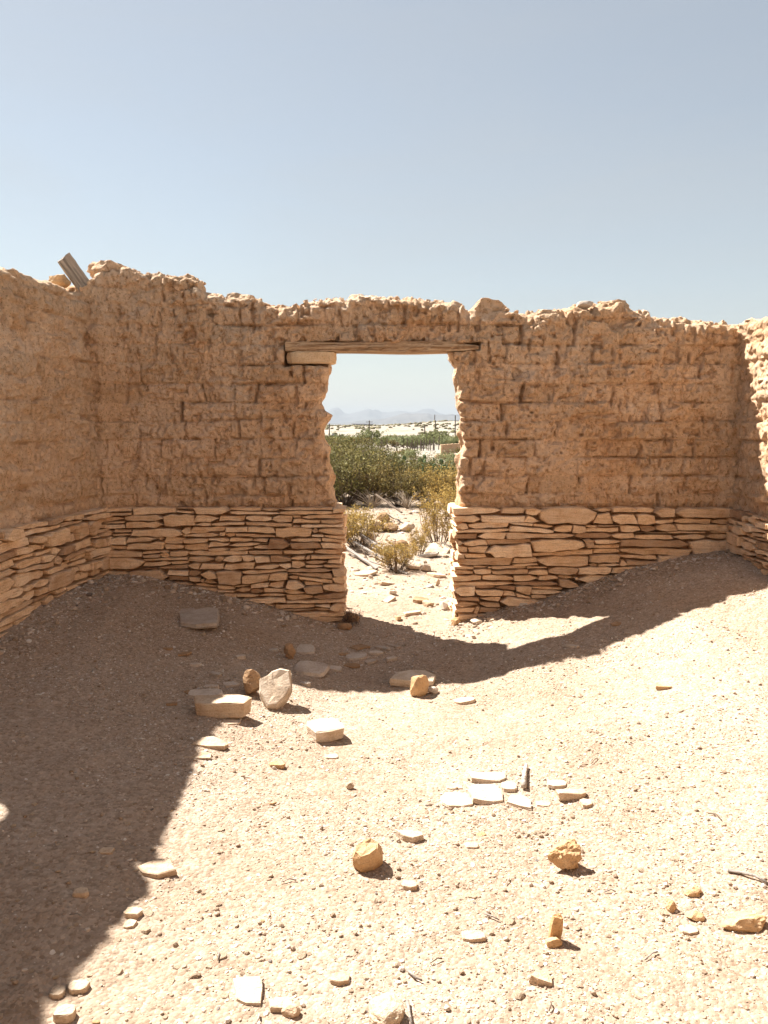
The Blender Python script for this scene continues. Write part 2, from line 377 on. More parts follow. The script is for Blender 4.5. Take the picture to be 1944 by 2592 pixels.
BH, BW = .140, .40
def brick_cell(u, z, seed):
    uw = u+.018*n2(u*5, z*6, seed)+.008*n2(u*17, z*15, seed+1)
    zw = z+.014*n2(u*2.1, z*4, seed+2)+.006*n2(u*12, z*9, seed+3)
    c = np.floor(zw/BH).astype(int)
    off = hsh(c, 3, seed)*BW
    uu = (uw+off)/BW
    b = np.floor(uu).astype(int)
    return c, b, uu-b, zw/BH-c
def mud_relief(u, z, seed, joints=1.0, rough=1.0, notch=1.0):
    c, b, fu, fz = brick_cell(u, z, seed)
    bo = (hsh(c, b, seed+5)-.5)
    du = np.minimum(fu, 1-fu)*BW; dz = np.minimum(fz, 1-fz)*BH
    jv = hsh(c, b+(fu > .5), seed+9)      # how open each upright joint is
    jh = .5+.5*n2(u*3, z*9, seed+11)
    fade = ss(-.75, .15, n2(u*2.3, z*4, seed+31)+.6*n2(u*7, z*12, seed+32))
    r = joints*(.030*bo - .050*np.clip(jv*1.6-.5, 0, 1)*(.35+.65*fade)*np.exp(-(du/.008)**2) - .030*ss(.15, .8, jh)*fade*np.exp(-(dz/.008)**2)
                - .006*np.exp(-du/.02) - .008*np.exp(-dz/.014))
    r = r+rough*(.018*n2(u*3.1, z*4.2, seed+12)+.009*n2(u*9, z*11, seed+13)+.0065*n2(u*21, z*24, seed+14)
                 +.0070*n2(u*44, z*50, seed+15)+.0065*n2(u*85, z*95, seed+22))
    k = n2(u*13+n2(u*20, z*20, seed+33), z*17, seed+34); r = r+rough*.013*ss(.0, .25, k)*(1+.4*n2(u*30, z*30, seed+35))     # scabs of render still clinging
    r = r-rough*.009*(1-np.minimum(1, np.abs(n2(u*17+.8*n2(u*9, z*9, seed+23), z*13, seed+24))*7))    # fine cracks
    wz = u*19+.5*n2(u*8, z*8, seed+20)
    wz = u*27+.5*n2(u*8, z*8, seed+20); k = n2(wz, z*9, seed+16); r = r-notch*.026*ss(.58, .72, k)*ss(-.3, .3, n2(u*1.5, z*1.5, seed+30))
    k = n2(u*38+n2(u*11, z*9, seed), z*30, seed+17); r = r-notch*.016*ss(.68, .82, k)
    k = n2(u*7, z*26+1.0*n2(u*4, z*3, seed+21), seed+19); r = r-notch*.018*ss(.60, .74, k)
    return r, c, b

def brick_split(parent, name, P, Qd, cid, bid, matl, M=None):
    """divide the wall skin along its joints: every adobe brick an object of its own"""
    if M is not None:
        Mn = np.array(M); P = P@Mn[:3, :3].T+Mn[:3, 3]
    e1 = P[Qd[:, 2]]-P[Qd[:, 0]]; e2 = P[Qd[:, 3]]-P[Qd[:, 1]]; fn = np.cross(e1, e2)
    N = np.zeros_like(P)
    for k in range(4): np.add.at(N, Qd[:, k], fn)
    N /= np.linalg.norm(N, axis=1)[:, None]+1e-12
    key = cid*1000+bid; order = np.argsort(key, kind='stable'); ks = key[order]
    cuts = np.flatnonzero(np.diff(ks))+1
    small = []
    groups = np.split(order, cuts)
    for g in groups:
        if len(g) < 60: small.append(g); continue
        emit(parent, name, P, N, Qd[g], matl)
    if small:
        o = emit(parent, 'adobe_crumbs', P, N, Qd[np.concatenate(small)], matl); o['kind'] = 'stuff'
def emit(parent, name, P, N, Qg, matl):
    u, inv = np.unique(Qg, return_inverse=True)
    V = P[u]; cen = V.mean(0)
    me = mesh_np(name, V-cen, inv.reshape(-1, 4)); smooth(me)
    me.normals_split_custom_set_from_vertices([tuple(x) for x in N[u].tolist()])
    o = link(name, me, matl, parent); o.location = cen; return o

# outline of the back wall's broken top, sighted at its face
TOP = [(-60, 590), (150, 612), (190, 605), (196, 592), (215, 580), (240, 577), (288, 577), (292, 584), (340, 590), (346, 594), (398, 594), (424, 601), (427, 626), (470, 634), (482, 641), (530, 639), (558, 646), (572, 656), (620, 661), (650, 655), (672, 643), (700, 637), (735, 641), (746, 651), (760, 637), (830, 633), (870, 641), (940, 646), (1000, 656), (1013, 668), (1100, 672), (1140, 683), (1146, 673), (1200, 673), (1230, 666), (1245, 661), (1283, 661), (1290, 652), (1345, 654), (1356, 663), (1398, 669), (1412, 688), (1430, 682), (1500, 687), (1550, 692), (1600, 697), (1720, 700)]
tx, tz = zip(*[(at_y(a, b, 5.86)[0], at_y(a, b, 5.86)[2]) for a, b in TOP])
JL = [(700, 765), (712, 790), (709, 812), (700, 830), (697, 850), (693, 868), (699, 884), (717, 897), (706, 912), (696, 930), (693, 950), (702, 965), (707, 985), (710, 1010), (713, 1040), (718, 1072), (722, 1092), (724, 1110)]
JR = [(966, 755), (968, 770), (978, 783), (989, 792), (989, 830), (992, 860), (998, 885), (1003, 905), (998, 918), (994, 935), (995, 960), (993, 1000), (994, 1040), (992, 1070), (991, 1095), (991, 1110)]
jl = [(at_y(a, b, 5.9)[2], at_y(a, b, 5.9)[0]) for a, b in JL][::-1]; jr = [(at_y(a, b, 5.9)[2], at_y(a, b, 5.9)[0]) for a, b in JR][::-1]

YF = 5.86; YB = 6.20; ZS = .885
LB, LT = at_y(800, 760, 5.86)[2], at_y(800, 741, 5.86)[2]
LX0, LX1 = at_y(617, 750, 5.86)[0], at_y(1034, 750, 5.86)[0]
def back_wall():
    w = thing('adobe_wall', 'back adobe wall with the doorway, bare mud brick on a dry stone footing', 'wall', (0, 6.0, 0))
    h = .0095
    x0, x1, y0, y1, z0, z1 = -2.75, 3.2, 5.66, 6.27, .80, 2.78
    gx = np.arange(x0, x1, h, dtype=np.float32); gy = np.arange(y0, y1, h, dtype=np.float32); gzv = np.arange(z0, z1, h, dtype=np.float32)
    U, Zz = np.meshgrid(gx, gzv, indexing='ij')
    jw = .55+.75*ss(.3, 1.4, U)*ss(1.0, 1.5, Zz)+.5*ss(2.0, 2.2, Zz)*ss(-1.9, -1.2, U)
    jw = np.clip(jw, .4, 1.25)
    rel, c, b = mud_relief(U, Zz, 3, 1.0, 1.0, 1.25)
    relw = rel*np.clip(.6+.55*ss(-2.1, -1.3, U), 0, 1.15)*(.5+.5*ss(2.6, 2.4, U))*(.85+.2*jw)
    yf = YF-relw-.10*np.exp(-np.maximum(U+2.08, 0)/.10)-.06*np.exp(-np.maximum(2.56-U, 0)/.12)
    yf = yf+.03*np.exp(-(Zz-ZS)/.05)               # eroded foot of the mud
    x3 = gx[:, None, None]; y3 = gy[None, :, None]; z3 = gzv[None, None, :]
    Hx = np.interp(gx, tx, tz)
    H2 = Hx[:, None]+.018*n2(gx[:, None]*9, gy[None, :]*9, 5)+.014*n2(gx[:, None]*24, gy[None, :]*24, 6)-.05*np.abs(gy[None, :]-6.02)**2/.04
    Fd = np.maximum(yf[:, None, :]-y3, z3-H2[:, :, None]+0*y3)
    Fd = smax(yf[:, None, :]-y3+0*x3, z3-H2[:, :, None]+0*y3, .045)
    over = (ss(-.75, -.55, gx)*ss(.90, .70, gx))[:, None]*ss(LT-.05, LT, gzv)[None, :]
    Fd = smax(Fd, y3-(YB-.15*over)[:, None, :]-relw[:, None, ::-1]*.5, .04)
    zj, xj = zip(*jl); zk, xk = zip(*jr)
    L = np.interp(gzv, zj, xj); R = np.interp(gzv, zk, xk)
    yy = (y3-YF)
    wob = .02*n2(gy[:, None]*7, gzv[None, :]*9, 7)[None]+.012*n2(gy[:, None]*22, gzv[None, :]*22, 8)[None]
    dl = x3-(L[None, None, :]+wob-.02*yy); dr = (R[None, None, :]+wob*1.3+.02*yy)-x3
    door = smax(-dl, -dr, .03)                       # negative inside the opening
    door = np.maximum(door, z3-(LT-.01))
    Fd = smax(Fd, -door, .035)
    # beds for the lintel and its bearing stones
    def cut(Fd, bx0, bx1, by1, bz0, bz1):
        bx = np.maximum(np.maximum(bx0-x3, x3-bx1), np.maximum(y3-by1, np.maximum(bz0-z3, z3-bz1)))
        return np.maximum(Fd, -bx)
    Fd = cut(Fd, LX0-.01, LX1+.01, 6.03, LB+.006, LT+.004)
    Fd = cut(Fd, LX0-.01, -.42, 6.05, LB-.105, LB+.01)
    r3 = .013*n3(x3*8+0*y3+0*z3, y3*8+0*x3+0*z3, z3*8+0*x3+0*y3)+.008*n3(x3*21+0*y3+0*z3, y3*21+0*x3+0*z3, z3*21+0*x3+0*y3)
    crum = ss(-.16, -.02, z3-H2[:, :, None])
    r3 = r3+crum*.024*n3(x3*34+0*y3+0*z3, y3*34+0*x3+0*z3, z3*34+0*x3+0*y3)
    Fd = np.maximum(Fd+r3, z0+.03-z3)
    Fd = np.maximum(Fd, np.maximum(x0+.03-x3, x3-(x1-.03)))
    P, Qd = surface_nets(Fd.astype(np.float32), (x0, y0, z0), h)
    cen = P[Qd].mean(1); cc, bb, _, _ = brick_cell(cen[:, 0], cen[:, 2], 3)
    M = Matrix.Translation((0, -6.0, 0))
    brick_split(w, 'adobe_brick', P, Qd, cc-cc.min(), bb-bb.min(), ADOBE, M)
    return w
backw = back_wall()

# side walls are built in their own frame: u along the wall, v into it, then turned into place
def frame(p0, p1, inward):
    d = (Vector(p1)-Vector(p0)).to_3d(); d.z = 0; L = d.length; d.normalize()
    nrm = Vector((-d.y, d.x, 0))
    if nrm.dot(Vector((inward[0], inward[1], 0))) > 0: nrm = -nrm     # v axis points away from the room
    M = Matrix(((d.x, nrm.x, 0, p0[0]), (d.y, nrm.y, 0, p0[1]), (0, 0, 1, 0), (0, 0, 0, 1)))
    return M, L
LEFT0, LEFT1 = (-2.08, 5.85), (-2.42, 2.9)
RIGHT0, RIGHT1 = (2.60, 5.85), (2.50, 4.7)
def line_at(p0, p1, L): 
    a, b = Vector(p0), Vector(p1); return tuple(a+(b-a).normalized()*L)
ML, _ = frame(LEFT0, LEFT1, (1, 0)); MR, _ = frame(RIGHT0, RIGHT1, (-1, 0))
def side_wall(nm, label, M, length, Hpts, seed, holes, inset, relk, matl, mirror, h=.0135, fade=0):
    w = thing('adobe_wall', label, 'wall', (0, 0, 0))
    u0, u1, v0, v1, z0, z1 = -.28, length, -.12, .55, .80, 3.0
    gu = np.arange(u0, u1, h, dtype=np.float32); gv = np.arange(v0, v1, h, dtype=np.float32); gw = np.arange(z0, z1, h, dtype=np.float32)
    U, Zz = np.meshgrid(gu, gw, indexing='ij')
    rel, c, b = mud_relief(U, Zz, seed, relk[0], relk[1], relk[2])
    vf = inset-rel-.0*U
    x3 = gu[:, None, None]; y3 = gv[None, :, None]; z3 = gw[None, None, :]
    Hx = np.interp(gu, *zip(*Hpts))
    H2 = Hx[:, None]+.02*n2(gu[:, None]*9, gv[None, :]*9, seed+2)+.014*n2(gu[:, None]*24, gv[None, :]*24, seed+3)
    Fd = smax(vf[:, None, :]-y3+0*x3, z3-H2[:, :, None]+0*y3, .05)
    Fd = smax(Fd, y3-.46+0*x3, .05)
    for (a0, a1, b0, b1) in holes:
        bx = np.maximum(np.maximum(a0-x3, x3-a1), np.maximum(b0-z3, z3-b1))+.015*n2(gu[:, None]*8, gw[None, :]*8, 4)[:, None, :]+0*y3
        Fd = smax(Fd, -bx, .02)
    r3 = .012*n3(x3*8+0*y3+0*z3, y3*8+0*x3+0*z3, z3*8+0*x3+0*y3)+.006*n3(x3*21+0*y3+0*z3, y3*21+0*x3+0*z3, z3*21+0*x3+0*y3)
    Fd = np.maximum(Fd+r3, z0+.03-z3); Fd = np.maximum(Fd, np.maximum(u0+.02-x3, x3-(u1-.04)))
    P, Qd = surface_nets(Fd.astype(np.float32), (u0, v0, z0), h)
    if mirror: Qd = Qd[:, ::-1]
    cen = P[Qd].mean(1); cc, bb, _, _ = brick_cell(cen[:, 0], cen[:, 2], seed)
    brick_split(w, 'adobe_brick', P, Qd, cc-cc.min(), bb-bb.min(), matl, M)
    return w
mirL = ML.determinant() < 0; mirR = MR.determinant() < 0
lefttop = [(0, 2.50), (.12, 2.47), (.30, 2.42), (.42, 2.44), (.55, 2.46), (.75, 2.44), (.95, 2.46), (1.2, 2.42), (1.6, 2.5), (2.0, 2.68), (2.4, 2.63), (2.75, 2.60), (2.95, 2.66), (3.1, 2.80), (3.35, 2.70), (3.7, 2.72), (4.1, 2.70), (4.6, 2.72), (5.2, 2.72)]
edge = [(545, 1560), (470, 1605), (435, 1645), (405, 1700), (372, 1765), (320, 1815), (278, 1850), (300, 1868), (352, 1888), (322, 1930), (270, 1985), (205, 2085), (150, 2150), (100, 2205), (40, 2300)]
hh = []
for ex, ey in edge:
    gx_, gy_, gz_ = on_ground(ex, ey); H_ = 2.6
    for _ in range(20):
        Yp = gy_+SUN_DY*(H_-gz_); Xw = LEFT0[0]+(LEFT1[0]-LEFT0[0])*(LEFT0[1]-Yp)/(LEFT0[1]-LEFT1[1])-.07
        H_ = gz_+(gx_-Xw)/SUN_DX
    hh.append((5.85-Yp, H_+.02))
print('left top', [(round(a, 2), round(b, 2)) for a, b in hh])
hh = sorted(p for p in hh if p[0] > 1.35)
lefttop = [p for p in lefttop if p[0] < 1.3]+hh+[(hh[-1][0]+.4, 2.75), (7.2, 2.6)]
leftw = side_wall('left', 'left adobe wall of smoother mud plaster running towards the camera', ML, 7.2, lefttop, 60,
                  [(1.98, 2.62, 1.0, 2.24), (1.25, 1.40, 2.07, 2.20)], .06, (1.0, 1.15, 1.25), ADOBE_L, mirL)
righttop = [(0, 2.27), (.2, 2.25), (.5, 2.21), (.8, 2.18), (1.2, 2.14), (1.6, 2.15), (2.2, 2.25), (3.2, 2.2), (7.2, 2.25)]
rightw = side_wall('right', 'right adobe wall at the edge of view, lumpy and partly sunlit', MR, 7.2, righttop, 90, [], .04, (.9, 1.15, .6), ADOBE, mirR)

# the fourth wall, unseen behind the camera: added to bounce sunlight into the shade
MF, _ = frame((-3.0, -1.3), (3.0, -1.3), (0, 1))
frontw = side_wall('front', 'unseen front adobe wall behind the viewer, added to bounce sunlight', MF, 6.0, [(0, 2.5), (1.5, 2.35), (3, 2.45), (4.5, 2.3), (6, 2.3)], 120, [], .0, (.9, 1, 1), ADOBE, MF.determinant() < 0, h=.035)
core = MB().add([MF@Vector(p) for p in ((-.2, .02, -.3), (6.1, .02, -.3), (6.1, .5, -.3), (-.2, .5, -.3), (-.2, .02, .9), (6.1, .02, .9), (6.1, .5, .9), (-.2, .5, .9))], [(0, 3, 2, 1), (4, 5, 6, 7), (0, 1, 5, 4), (1, 2, 6, 5), (2, 3, 7, 6), (3, 0, 4, 7)]).mesh('wall_base')
link('wall_base', core, ADOBE, frontw)

# ------------------------------------------------------------------ dry stone footings
def stone_mesh(out, depth, bulge, seed):
    """out: outline points (u, z) round the stone; front at v=0, body runs back to v=depth"""
    n = len(out); cu = sum(p[0] for p in out)/n; cz = sum(p[1] for p in out)/n
    R = random.Random(seed); V = []; 
    tu, tz_ = R.uniform(-.05, .05), R.uniform(-.12, .12)
    for sc_, dv in ((1.0, .020), (.985, .004), (.90, -.002)):
        for k, (u, z) in enumerate(out):
            uu, zz = cu+(u-cu)*(1-(1-sc_)*.5), cz+(z-cz)*sc_
            V.append((uu-cu, dv+R.uniform(-.003, .003)+tu*(uu-cu)+tz_*(zz-cz)-(bulge*.6 if sc_ < .95 else 0), zz-cz))
    V.append((R.uniform(-.02, .02), -bulge*.8, 0))
    bk = len(V)
    for k, (u, z) in enumerate(out): V.append(((u-cu)*.97, depth, (z-cz)*.9))
    Fc = []
    for r in range(2):
        for k in range(n): a, b = r*n+k, r*n+(k+1) % n; Fc.append((a, b, b+n, a+n))
    for k in range(n): Fc.append((2*n+k, 2*n+(k+1) % n, 3*n))
    for k in range(n): Fc.append((bk+k, bk+(k+1) % n, (k+1) % n, k))
    Fc.append(tuple(bk+k for k in range(n))[::-1])
    me = bpy.data.meshes.new('stone'); me.from_pydata(V, [], Fc); me.update()
    return me, cu, cz
def outline(uA, uB, zb, zt, R, gap):
    """outline between a lower curve zb(u) and an upper curve zt(u)"""
    w = uB-uA; m = max(2, min(6, int(w/.05)))
    wig = min(.007, .13*(zt((uA+uB)/2)-zb((uA+uB)/2)))
    eL, eR = R.choice([.03, .06, .12, .28]), R.choice([.03, .06, .12, .28])
    if R.random() < .14: eR = .46
    if R.random() < .14: eL = .46
    sl, sr = R.uniform(-.5, .5), R.uniform(-.5, .5)
    pts = []; j0, j1, j2, j3 = (R.uniform(0, .0045) for _ in range(4))
    for side in (0, 1):
        seq = range(m+1) if side == 0 else range(m, -1, -1)
        for k in seq:
            t = k/m; u = uA+gap+(w-2*gap)*t
            b, tp = zb(uA)*(1-t)+zb(uB)*t+gap*.8+j0*(1-t)+j1*t, zt(uA)*(1-t)+zt(uB)*t-gap*.8-j2*(1-t)-j3*t; hgt = max(tp-b, .006)
            e = 0
            if k == 0: e = eL; 
            if k == m: e = eR
            z = b+hgt*e if side == 0 else tp-hgt*e
            sk = (sl if k == 0 else sr if k == m else 0)*hgt*(1 if side else -1)*.5
            pts.append((u+sk+(R.uniform(-.004, .004) if 0 < k < m else 0), z+(R.uniform(-wig, wig) if 0 < k < m else 0)))
    return pts
def pack(parent, M, u0, u1, ztop, gfun, seed, mirror, size=1.0, vfront=0.0, endL=None, endR=None, zlow=-.1, sub=(0, 0), depth=.2, counter=None, droop=0.0):
    R = random.Random(seed); k = 0
    bands = [ztop]; 
    while bands[-1] > zlow: bands.append(bands[-1]-R.uniform(.05, .118)*size)
    bands = bands[::-1]
    am = .020*size
    def curve(i):
        z = bands[i]; a = am if 0 < i < len(bands)-1 else (.004 if i else 0)
        return lambda u: z+a*float(n2(u*2.3+i*5.1, i*1.7+seed, 33))+a*.4*float(n2(u*7+i*3.3, i*2.9, 35))
    stones = []
    def emitst(uA, uB, zb, zt):
        if uB-uA < .02: return
        um = (uA+uB)/2; hh = zt(um)-zb(um)
        if hh < .007: return
        if zt(um) < gfun(um)-.02: return
        stones.append((uA, uB, zb, zt))
    for i in range(len(bands)-1):
        lo, hi = curve(i), curve(i+1)
        eL = u0 if endL is None else endL(bands[i])+R.uniform(-.02, .02)
        eR = u1 if endR is None else endR(bands[i])+R.uniform(-.02, .02)
        u = eL
        while u < eR-.02:
            w = R.choice([R.uniform(.09, .18), R.uniform(.16, .30), R.uniform(.24, .42), R.uniform(.30, .5)])*size
            if eR-(u+w) < .08: w = eR-u
            uA, uB = u, u+w; u = uB
            hgt = hi((uA+uB)/2)-lo((uA+uB)/2)
            t = R.random()
            if hgt < .055*size or (t < .30 and w < .42*size): nl = 1
            elif t < .8 or hgt < .085*size: nl = 2
            else: nl = 3
            if nl == 1:
                emitst(uA, uB, lo, hi); continue
            fr = sorted(R.uniform(.28, .72) for _ in range(nl-1)) if nl == 2 else [R.uniform(.26, .4), R.uniform(.6, .74)]
            tl = [R.uniform(-.22, .22) for _ in fr]
            cs = [lo]+[(lambda f, tt, lo, hi, a_, b_: (lambda q: lo(q)+(hi(q)-lo(q))*min(.93, max(.07, f+tt*((q-a_)/(b_-a_)-.5)))))(f, tt, lo, hi, uA, uB) for f, tt in zip(fr, tl)]+[hi]
            for q in range(nl):
                if uB-uA > .2*size and R.random() < .5:
                    s = uA+(uB-uA)*R.uniform(.3, .7)
                    emitst(uA, s, cs[q], cs[q+1]); emitst(s, uB, cs[q], cs[q+1])
                elif R.random() < .25 and uB-uA > .12:
                    s = uA+(uB-uA)*R.choice([R.uniform(.12, .25), R.uniform(.75, .88)])
                    emitst(uA, s, cs[q], cs[q+1]); emitst(s, uB, cs[q], cs[q+1])
                else: emitst(uA, uB, cs[q], cs[q+1])
    stones.sort(key=lambda s: -(s[1]-s[0])*(s[3]((s[0]+s[1])/2)-s[2]((s[0]+s[1])/2)))
    rest = MB()
    lim = sub[1] or 300
    for j, (uA, uB, zb, zt) in enumerate(stones):
        out = outline(uA, uB, zb, zt, R, R.uniform(.0012, .0045))
        hh = zt((uA+uB)/2)-zb((uA+uB)/2)
        me, cu, cz = stone_mesh(out, depth*R.uniform(.7, 1), min(.012, hh*.12), seed*977+j)
        vo = vfront+R.uniform(-.022, .020)-(.012 if hh > .06 else 0)
        if mirror: me.flip_normals()
        Mx = M@Matrix.Translation((cu, vo, cz))
        if j < lim:
            o = link('footing_stone', me, STONE, parent)
            o.matrix_local = parent.matrix_basis.inverted()@Mx
        else:
            Mp = parent.matrix_basis.inverted()@Mx
            rest.add([Mp@v.co for v in me.vertices], [tuple(p.vertices) for p in me.polygons]); bpy.data.meshes.remove(me)
    if rest.v:
        me = rest.mesh('chinking_stones'); me.materials.append(STONE); link('chinking_stones', me, None, parent, kind='stuff')
    return len(stones)
CORE = adobe_mat('mud_core', (.55, .5, .45), .6)
I4 = Matrix.Identity(4)
Mb = Matrix.Translation((0, 5.80, 0))
JX_L = lambda z: -.315+.01*math.sin(z*9); JX_R = lambda z: .535-.03*ss(.5, .9, z)+.006*math.sin(z*14)
gb = lambda u: gz(u, 5.78)
nA = pack(backw, Mb, -2.2, -.32, ZS+.005, gb, 21, False, .95, endR=JX_L, sub=(0, 175), zlow=-.12, depth=.26)
nB = pack(backw, Mb, .55, 2.75, ZS+.005, gb, 22, False, 1.10, endL=JX_R, sub=(0, 125), zlow=-.12, depth=.26)
# door jamb faces: stones laid through the thickness of the wall
MjL = Matrix(((0, -1, 0, -.325), (1, 0, 0, 5.80), (0, 0, 1, 0), (0, 0, 0, 1)))     # u runs back (+y), v runs into the wall (-x)
MjR = Matrix(((0, 1, 0, .545), (1, 0, 0, 5.80), (0, 0, 1, 0), (0, 0, 0, 1)))
nC = pack(backw, MjL, .20, .39, ZS+.004, lambda u: 0, 23, MjL.determinant() < 0, .8, sub=(0, 30), depth=.14)
nD = pack(backw, MjR, .20, .39, ZS+.004, lambda u: 0, 24, MjR.determinant() < 0, .8, sub=(0, 30), depth=.14)
def core_box(parent, M, a, b, v0, v1, z0, z1):
    me = MB().add([M@Vector(p) for p in ((a, v0, z0), (b, v0, z0), (b, v1, z0), (a, v1, z0), (a, v0, z1), (b, v0, z1), (b, v1, z1), (a, v1, z1))],
                  [(0, 3, 2, 1), (4, 5, 6, 7), (0, 1, 5, 4), (1, 2, 6, 5), (2, 3, 7, 6), (3, 0, 4, 7)]).mesh('footing_core')
    inv = parent.matrix_basis.inverted(); me.transform(inv)
    link('footing_core', me, CORE, parent)
core_box(backw, Mb, -2.7, -.40, .075, .38, -.3, ZS-.012); core_box(backw, Mb, .63, 3.1, .075, .38, -.3, ZS-.012)
def gside(M): 
    def f(u):
        p = M@Vector((u, -.03, 0)); return gz(p.x, p.y)
    return f
nE = pack(leftw, ML, -.02, 3.4, ZS+.006, gside(ML), 25, mirL, 1.0, sub=(0, 300), depth=.2, zlow=-.15)
nF = pack(rightw, MR, -.02, 2.2, ZS+.004, gside(MR), 29, mirR, .95, sub=(0, 200), depth=.2, zlow=.0)
core_box(leftw, ML, -.05, 7.1, .075, .45, -.3, ZS-.012); core_box(rightw, MR, -.05, 7.1, .075, .45, -.3, ZS-.012)
print('stones', nA, nB, nC, nD, nE, nF)

# ------------------------------------------------------------------ lintel and bearing stones (parts of the back wall)
def beam(parent, name, x0, x1, y0, y1, zf, matl, seg=26, seed=0):
    R = random.Random(seed); V = []; Fc = []
    for i in range(seg+1):
        t = i/seg; x = x0+(x1-x0)*t; zb, zt = zf(t)
        j = lambda a=.003: R.uniform(-a, a)
        sg = -.006*math.sin(t*3.14)+.003*math.sin(t*11+seed); V += [(x, y0+j(.005), zb+sg+j(.0025)), (x, y0-.006+j(.006), (zb+zt)/2+sg+j(.006)), (x, y0+.004+j(.005), zt+j(.002)), (x, y1, zt), (x, y1, zb+sg)]
    for i in range(seg):
        for k in range(5): a, b = i*5+k, i*5+(k+1) % 5; Fc.append((a, a+5, b+5, b))
    Fc += [(0, 1, 2, 3, 4), tuple(seg*5+k for k in (4, 3, 2, 1, 0))]
    cx = (x0+x1)/2; cz = zf(.5)[0]
    me = bpy.data.meshes.new(name); me.from_pydata([(v[0]-cx, v[1]-y0, v[2]-cz) for v in V], [], Fc); me.update()
    o = link(name, me, matl, parent); o.location = Vector((cx, y0, cz))-parent.location; return o
beam(backw, 'lintel_board', LX0, LX1, 5.842, 6.04, lambda t: (LB+.002+.010*(1-t)*.5+.012*ss(.86, 1, t), LT+.010-.003*math.sin(t*7)-.026*ss(.84, 1.0, t)), WOOD, seed=4)
def slab_outline(w, d, n, R, irr=.12):
    pts = []
    for k in range(n):
        a = 2*math.pi*(k+R.uniform(-.25, .25))/n
        c, s_ = math.cos(a), math.sin(a); e = .62
        pts.append((w/2*math.copysign(abs(c)**e, c)*(1+R.uniform(-irr, irr)), d/2*math.copysign(abs(s_)**e, s_)*(1+R.uniform(-irr, irr))))
    return pts
def slab(out, t, seed, layers=1, taper=.9, tilt=0.0, name='stone'):
    """flat irregular stone: outline in x,y, resting on z=0, thickness t, chipped edges"""
    R = random.Random(seed); n = len(out); V = []; Fc = []
    lv = [(0, .86), (.10*t, .96)]
    for q in range(layers):
        a = .12+.76*(q+.4)/layers
        lv += [(a*t, 1.0+R.uniform(-.04, .02)), ((a+.02)*t, .975+R.uniform(-.03, .03))]
    lv += [(.93*t, taper+.05), (t, taper-.03)]
    for li, (z, sc_) in enumerate(lv):
        for (x, y) in out:
            V.append((x*(sc_+R.uniform(-.015, .015)), y*(sc_+R.uniform(-.015, .015)), z+(R.uniform(-.05, .05)*t if li > 1 else 0)+tilt*x*(z/t)))
    top = (len(lv)-1)*n
    for (x, y) in out: V.append((x*.45, y*.45, t*R.uniform(.96, 1.05)+tilt*x*.45))
    V.append((0, 0, t*1.01))
    m = len(lv)+1
    for r in range(m-1):
        for k in range(n): a, b = r*n+k, r*n+(k+1) % n; Fc.append((a, b, b+n, a+n))
    for k in range(n): Fc.append(((m-1)*n+k, (m-1)*n+(k+1) % n, m*n))
    Fc.append(tuple(range(n))[::-1])
    me = bpy.data.meshes.new(name); me.from_pydata(V, [], Fc); me.update(); return me
import bmesh
def boulder(w, d, h, seed, sub=3, rough=.16, facets=7, name='stone', flat=0):
    """broken lump: sphere cut by random planes then roughened"""
    bm = bmesh.new(); bmesh.ops.create_icosphere(bm, subdivisions=sub, radius=1)
    R = random.Random(seed)
    pl = []
    for _ in range(facets):
        v = Vector((R.gauss(0, 1), R.gauss(0, 1), R.gauss(0, 1))).normalized(); pl.append((v, R.uniform(.52, .80)))
    pl.append((Vector((0, 0, -1)), .7))
    if flat: pl.append((Vector((.1, .1, 1)).normalized(), flat))
    for v in bm.verts:
        for nrm, dd in pl:
            k = v.co.dot(nrm)
            if k > dd: v.co -= nrm*(k-dd)*.92
    mx = [max(abs(v.co[i]) for v in bm.verts) for i in range(3)]
    for v in bm.verts: v.co = Vector((v.co[i]/mx[i] for i in range(3)))
    P = np.array([v.co for v in bm.verts], np.float32)
    r = rough*(n3(P[:, 0]*2.2+seed, P[:, 1]*2.2, P[:, 2]*2.2)*.6+n3(P[:, 0]*5+seed, P[:, 1]*5, P[:, 2]*5+3)*.35+n3(P[:, 0]*11, P[:, 1]*11+seed, P[:, 2]*11)*.25)
    for v, k in zip(bm.verts, r): v.co *= 1+float(k); 
    zmin = min(v.co.z for v in bm.verts)
    for v in bm.verts: v.co = Vector((v.co.x*w/2, v.co.y*d/2, (v.co.z-zmin)*h/(1-zmin)))
    me = bpy.data.meshes.new(name); bm.to_mesh(me); bm.free(); return me
me = slab(slab_outline(.375, .20, 22, random.Random(73), .045), .088, 73, 2, .93, name='bearing_stone')
o = link('bearing_stone', me, CLODP, backw); o.location = Vector((LX0+.19, 5.925, LB-.088))-backw.location
